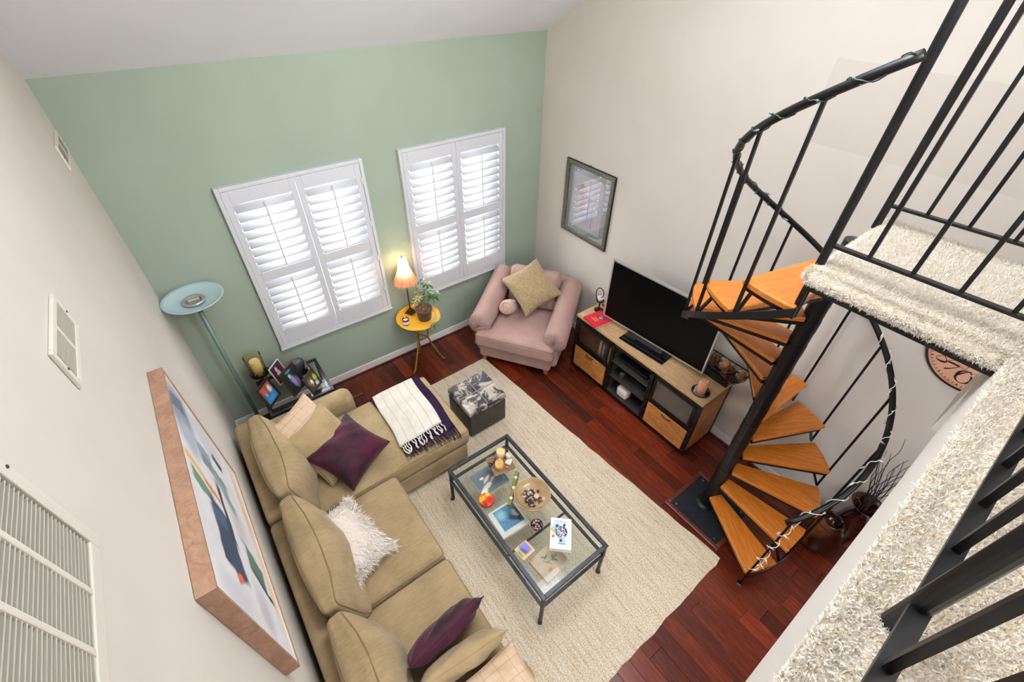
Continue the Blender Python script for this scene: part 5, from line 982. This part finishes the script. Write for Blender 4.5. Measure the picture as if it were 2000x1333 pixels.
for c_, rr in (((-.09, .01), .05), ((.0, .06), .05), ((.08, -.0), .05)): ob('scrollwork', MB().tube([(c_[0] + rr * q * math.cos(a), c_[1] + rr * q * math.sin(a), .0124) for a, q in zip(np.linspace(0, 9, 40), np.linspace(1, .25, 40))], .0009, 4), INK2, CK)
for nm, hr, L, w in (('hour_hand', 7.6, .13, .012), ('minute_hand', 6.35, .10, .013)):
    d = np.array(at12(hr, 1.0)); ob(nm, MB().ribbon([tuple(d * t) for t in (-.02, 0, L * .55, L * .68, L * .8, L * 1.15)], [.006, .006, .004, w * 1.3, .004, .001], 0, .0015), INK, CK, loc=(0, 0, .0155))
ob('pivot', MB().lathe([(0, .006), (.008, .005), (.009, 0)], 14, c=(0, 0, .0125)), INK, CK)
# ------------------------------------------------------------------ vases beyond the stair
VS = thing('floor_vase', 'tall dark brown flared vase holding curly twigs under the loft', 'vase', (3.845, -4.335, 0)); VB = mat('umber_glaze', (30, 12, 7), .2, c2=(58, 24, 12), sc=6, Coat_Weight=.4)
ob('vase_body', MB().lathe([(0, 0), (.065, 0), (.075, .02), (.10, .16), (.11, .28), (.09, .40), (.062, .47), (.065, .51), (.115, .565), (.118, .57), (.11, .57), (.058, .51), (.05, .45), (0, .4)], 40), VB, VS, smooth=True)
TW = thing('curly_twigs', 'bunch of dark curly willow twigs standing in the tall vase', 'twigs', (3.845, -4.335, .44)); TWM = mat('willow_bark', (44, 34, 30), .8); r6 = random.Random(12)
for k in range(16):
    a = r6.uniform(0, 6.28); sp = r6.uniform(.02, .1); L = r6.uniform(.55, 1.0); tx, ty = (-.03 + r6.uniform(-.12, .10)), (r6.uniform(.0, .19) if k < 12 else r6.uniform(-.1, 0)); ph = r6.uniform(0, 6); n = 22; pts = []
    for i in range(n):
        t = i / (n - 1); wv = .016 * math.sin(t * 15 + ph) * t ** .5 + .009 * math.sin(t * 31 + ph * 2) * t; pts.append((min(.02 * math.cos(a) + tx * t + wv, .115), .02 * math.sin(a) + ty * t ** 1.2 + .016 * math.cos(t * 13 + ph) * t ** .5, L * t))
    ob('twig', MB().tube(pts, [.0042 * (1 - .7 * i / n) for i in range(n)], 5), TWM, TW, smooth=True)
for k in range(7): a = r6.uniform(0, 6.28); ob('dried_stem', MB().tube([(.02 * math.cos(a), .02 * math.sin(a), .0), (.05 * math.cos(a), .05 * math.sin(a), .12), (.09 * math.cos(a), .09 * math.sin(a), .17)], .0025, 5), mat('dried_rust', (122, 58, 28), .8) if k == 0 else bpy.data.materials['dried_rust'], TW)
pod = ob('lotus_pod', MB().lathe([(0, 0), (.012, .01), (.03, .04), (.028, .046), (0, .046)], 14), bpy.data.materials['dried_rust'], TW, loc=(.02, -.07, .12), rot=(.5, -.3, 0), smooth=True)
for k in range(7): ob('seed', MB().ball((.016 * math.cos(k) if k else 0, .016 * math.sin(k) if k else 0, .047), .005, 7), mat('seed_tan', (176, 120, 80), .7) if k == 0 else bpy.data.materials['seed_tan'], pod)
V2 = thing('bronze_vase', 'squat bulbous bronze vase on the floor beside the tall vase', 'vase', (3.66, -4.235, 0)); BZ = printed('bronze_glaze', (52, 24, 10), [('e', .3, .7, .35, .4, 0, (118, 62, 20), .7), ('e', .6, .3, .3, .3, 0, (28, 12, 8), .6)], .4, 5, .18, (34, 14, 8), 4)
def vdent(P): return P
vb = MB().lathe([(0, 0), (.08, 0), (.12, .03), (.152, .10), (.155, .16), (.14, .24), (.115, .31), (.095, .36), (.085, .385), (.082, .392), (.072, .39), (.08, .35), (0, .3)], 44); vb.v = [(x * (1 - .16 * math.exp(-((math.atan2(y, x) + 2.3) / .45) ** 2 - ((z - .15) / .07) ** 2)), y * (1 - .16 * math.exp(-((math.atan2(y, x) + 2.3) / .45) ** 2 - ((z - .15) / .07) ** 2)), z) for x, y, z in vb.v]
ob('vase_body', vb, BZ, V2, smooth=True); ob('neck_ring', MB().tube([(.098 * math.cos(a), .098 * math.sin(a), .352) for a in np.linspace(0, 2 * PI, 33)[:-1]], .005, 6, closed=True), VB, V2)
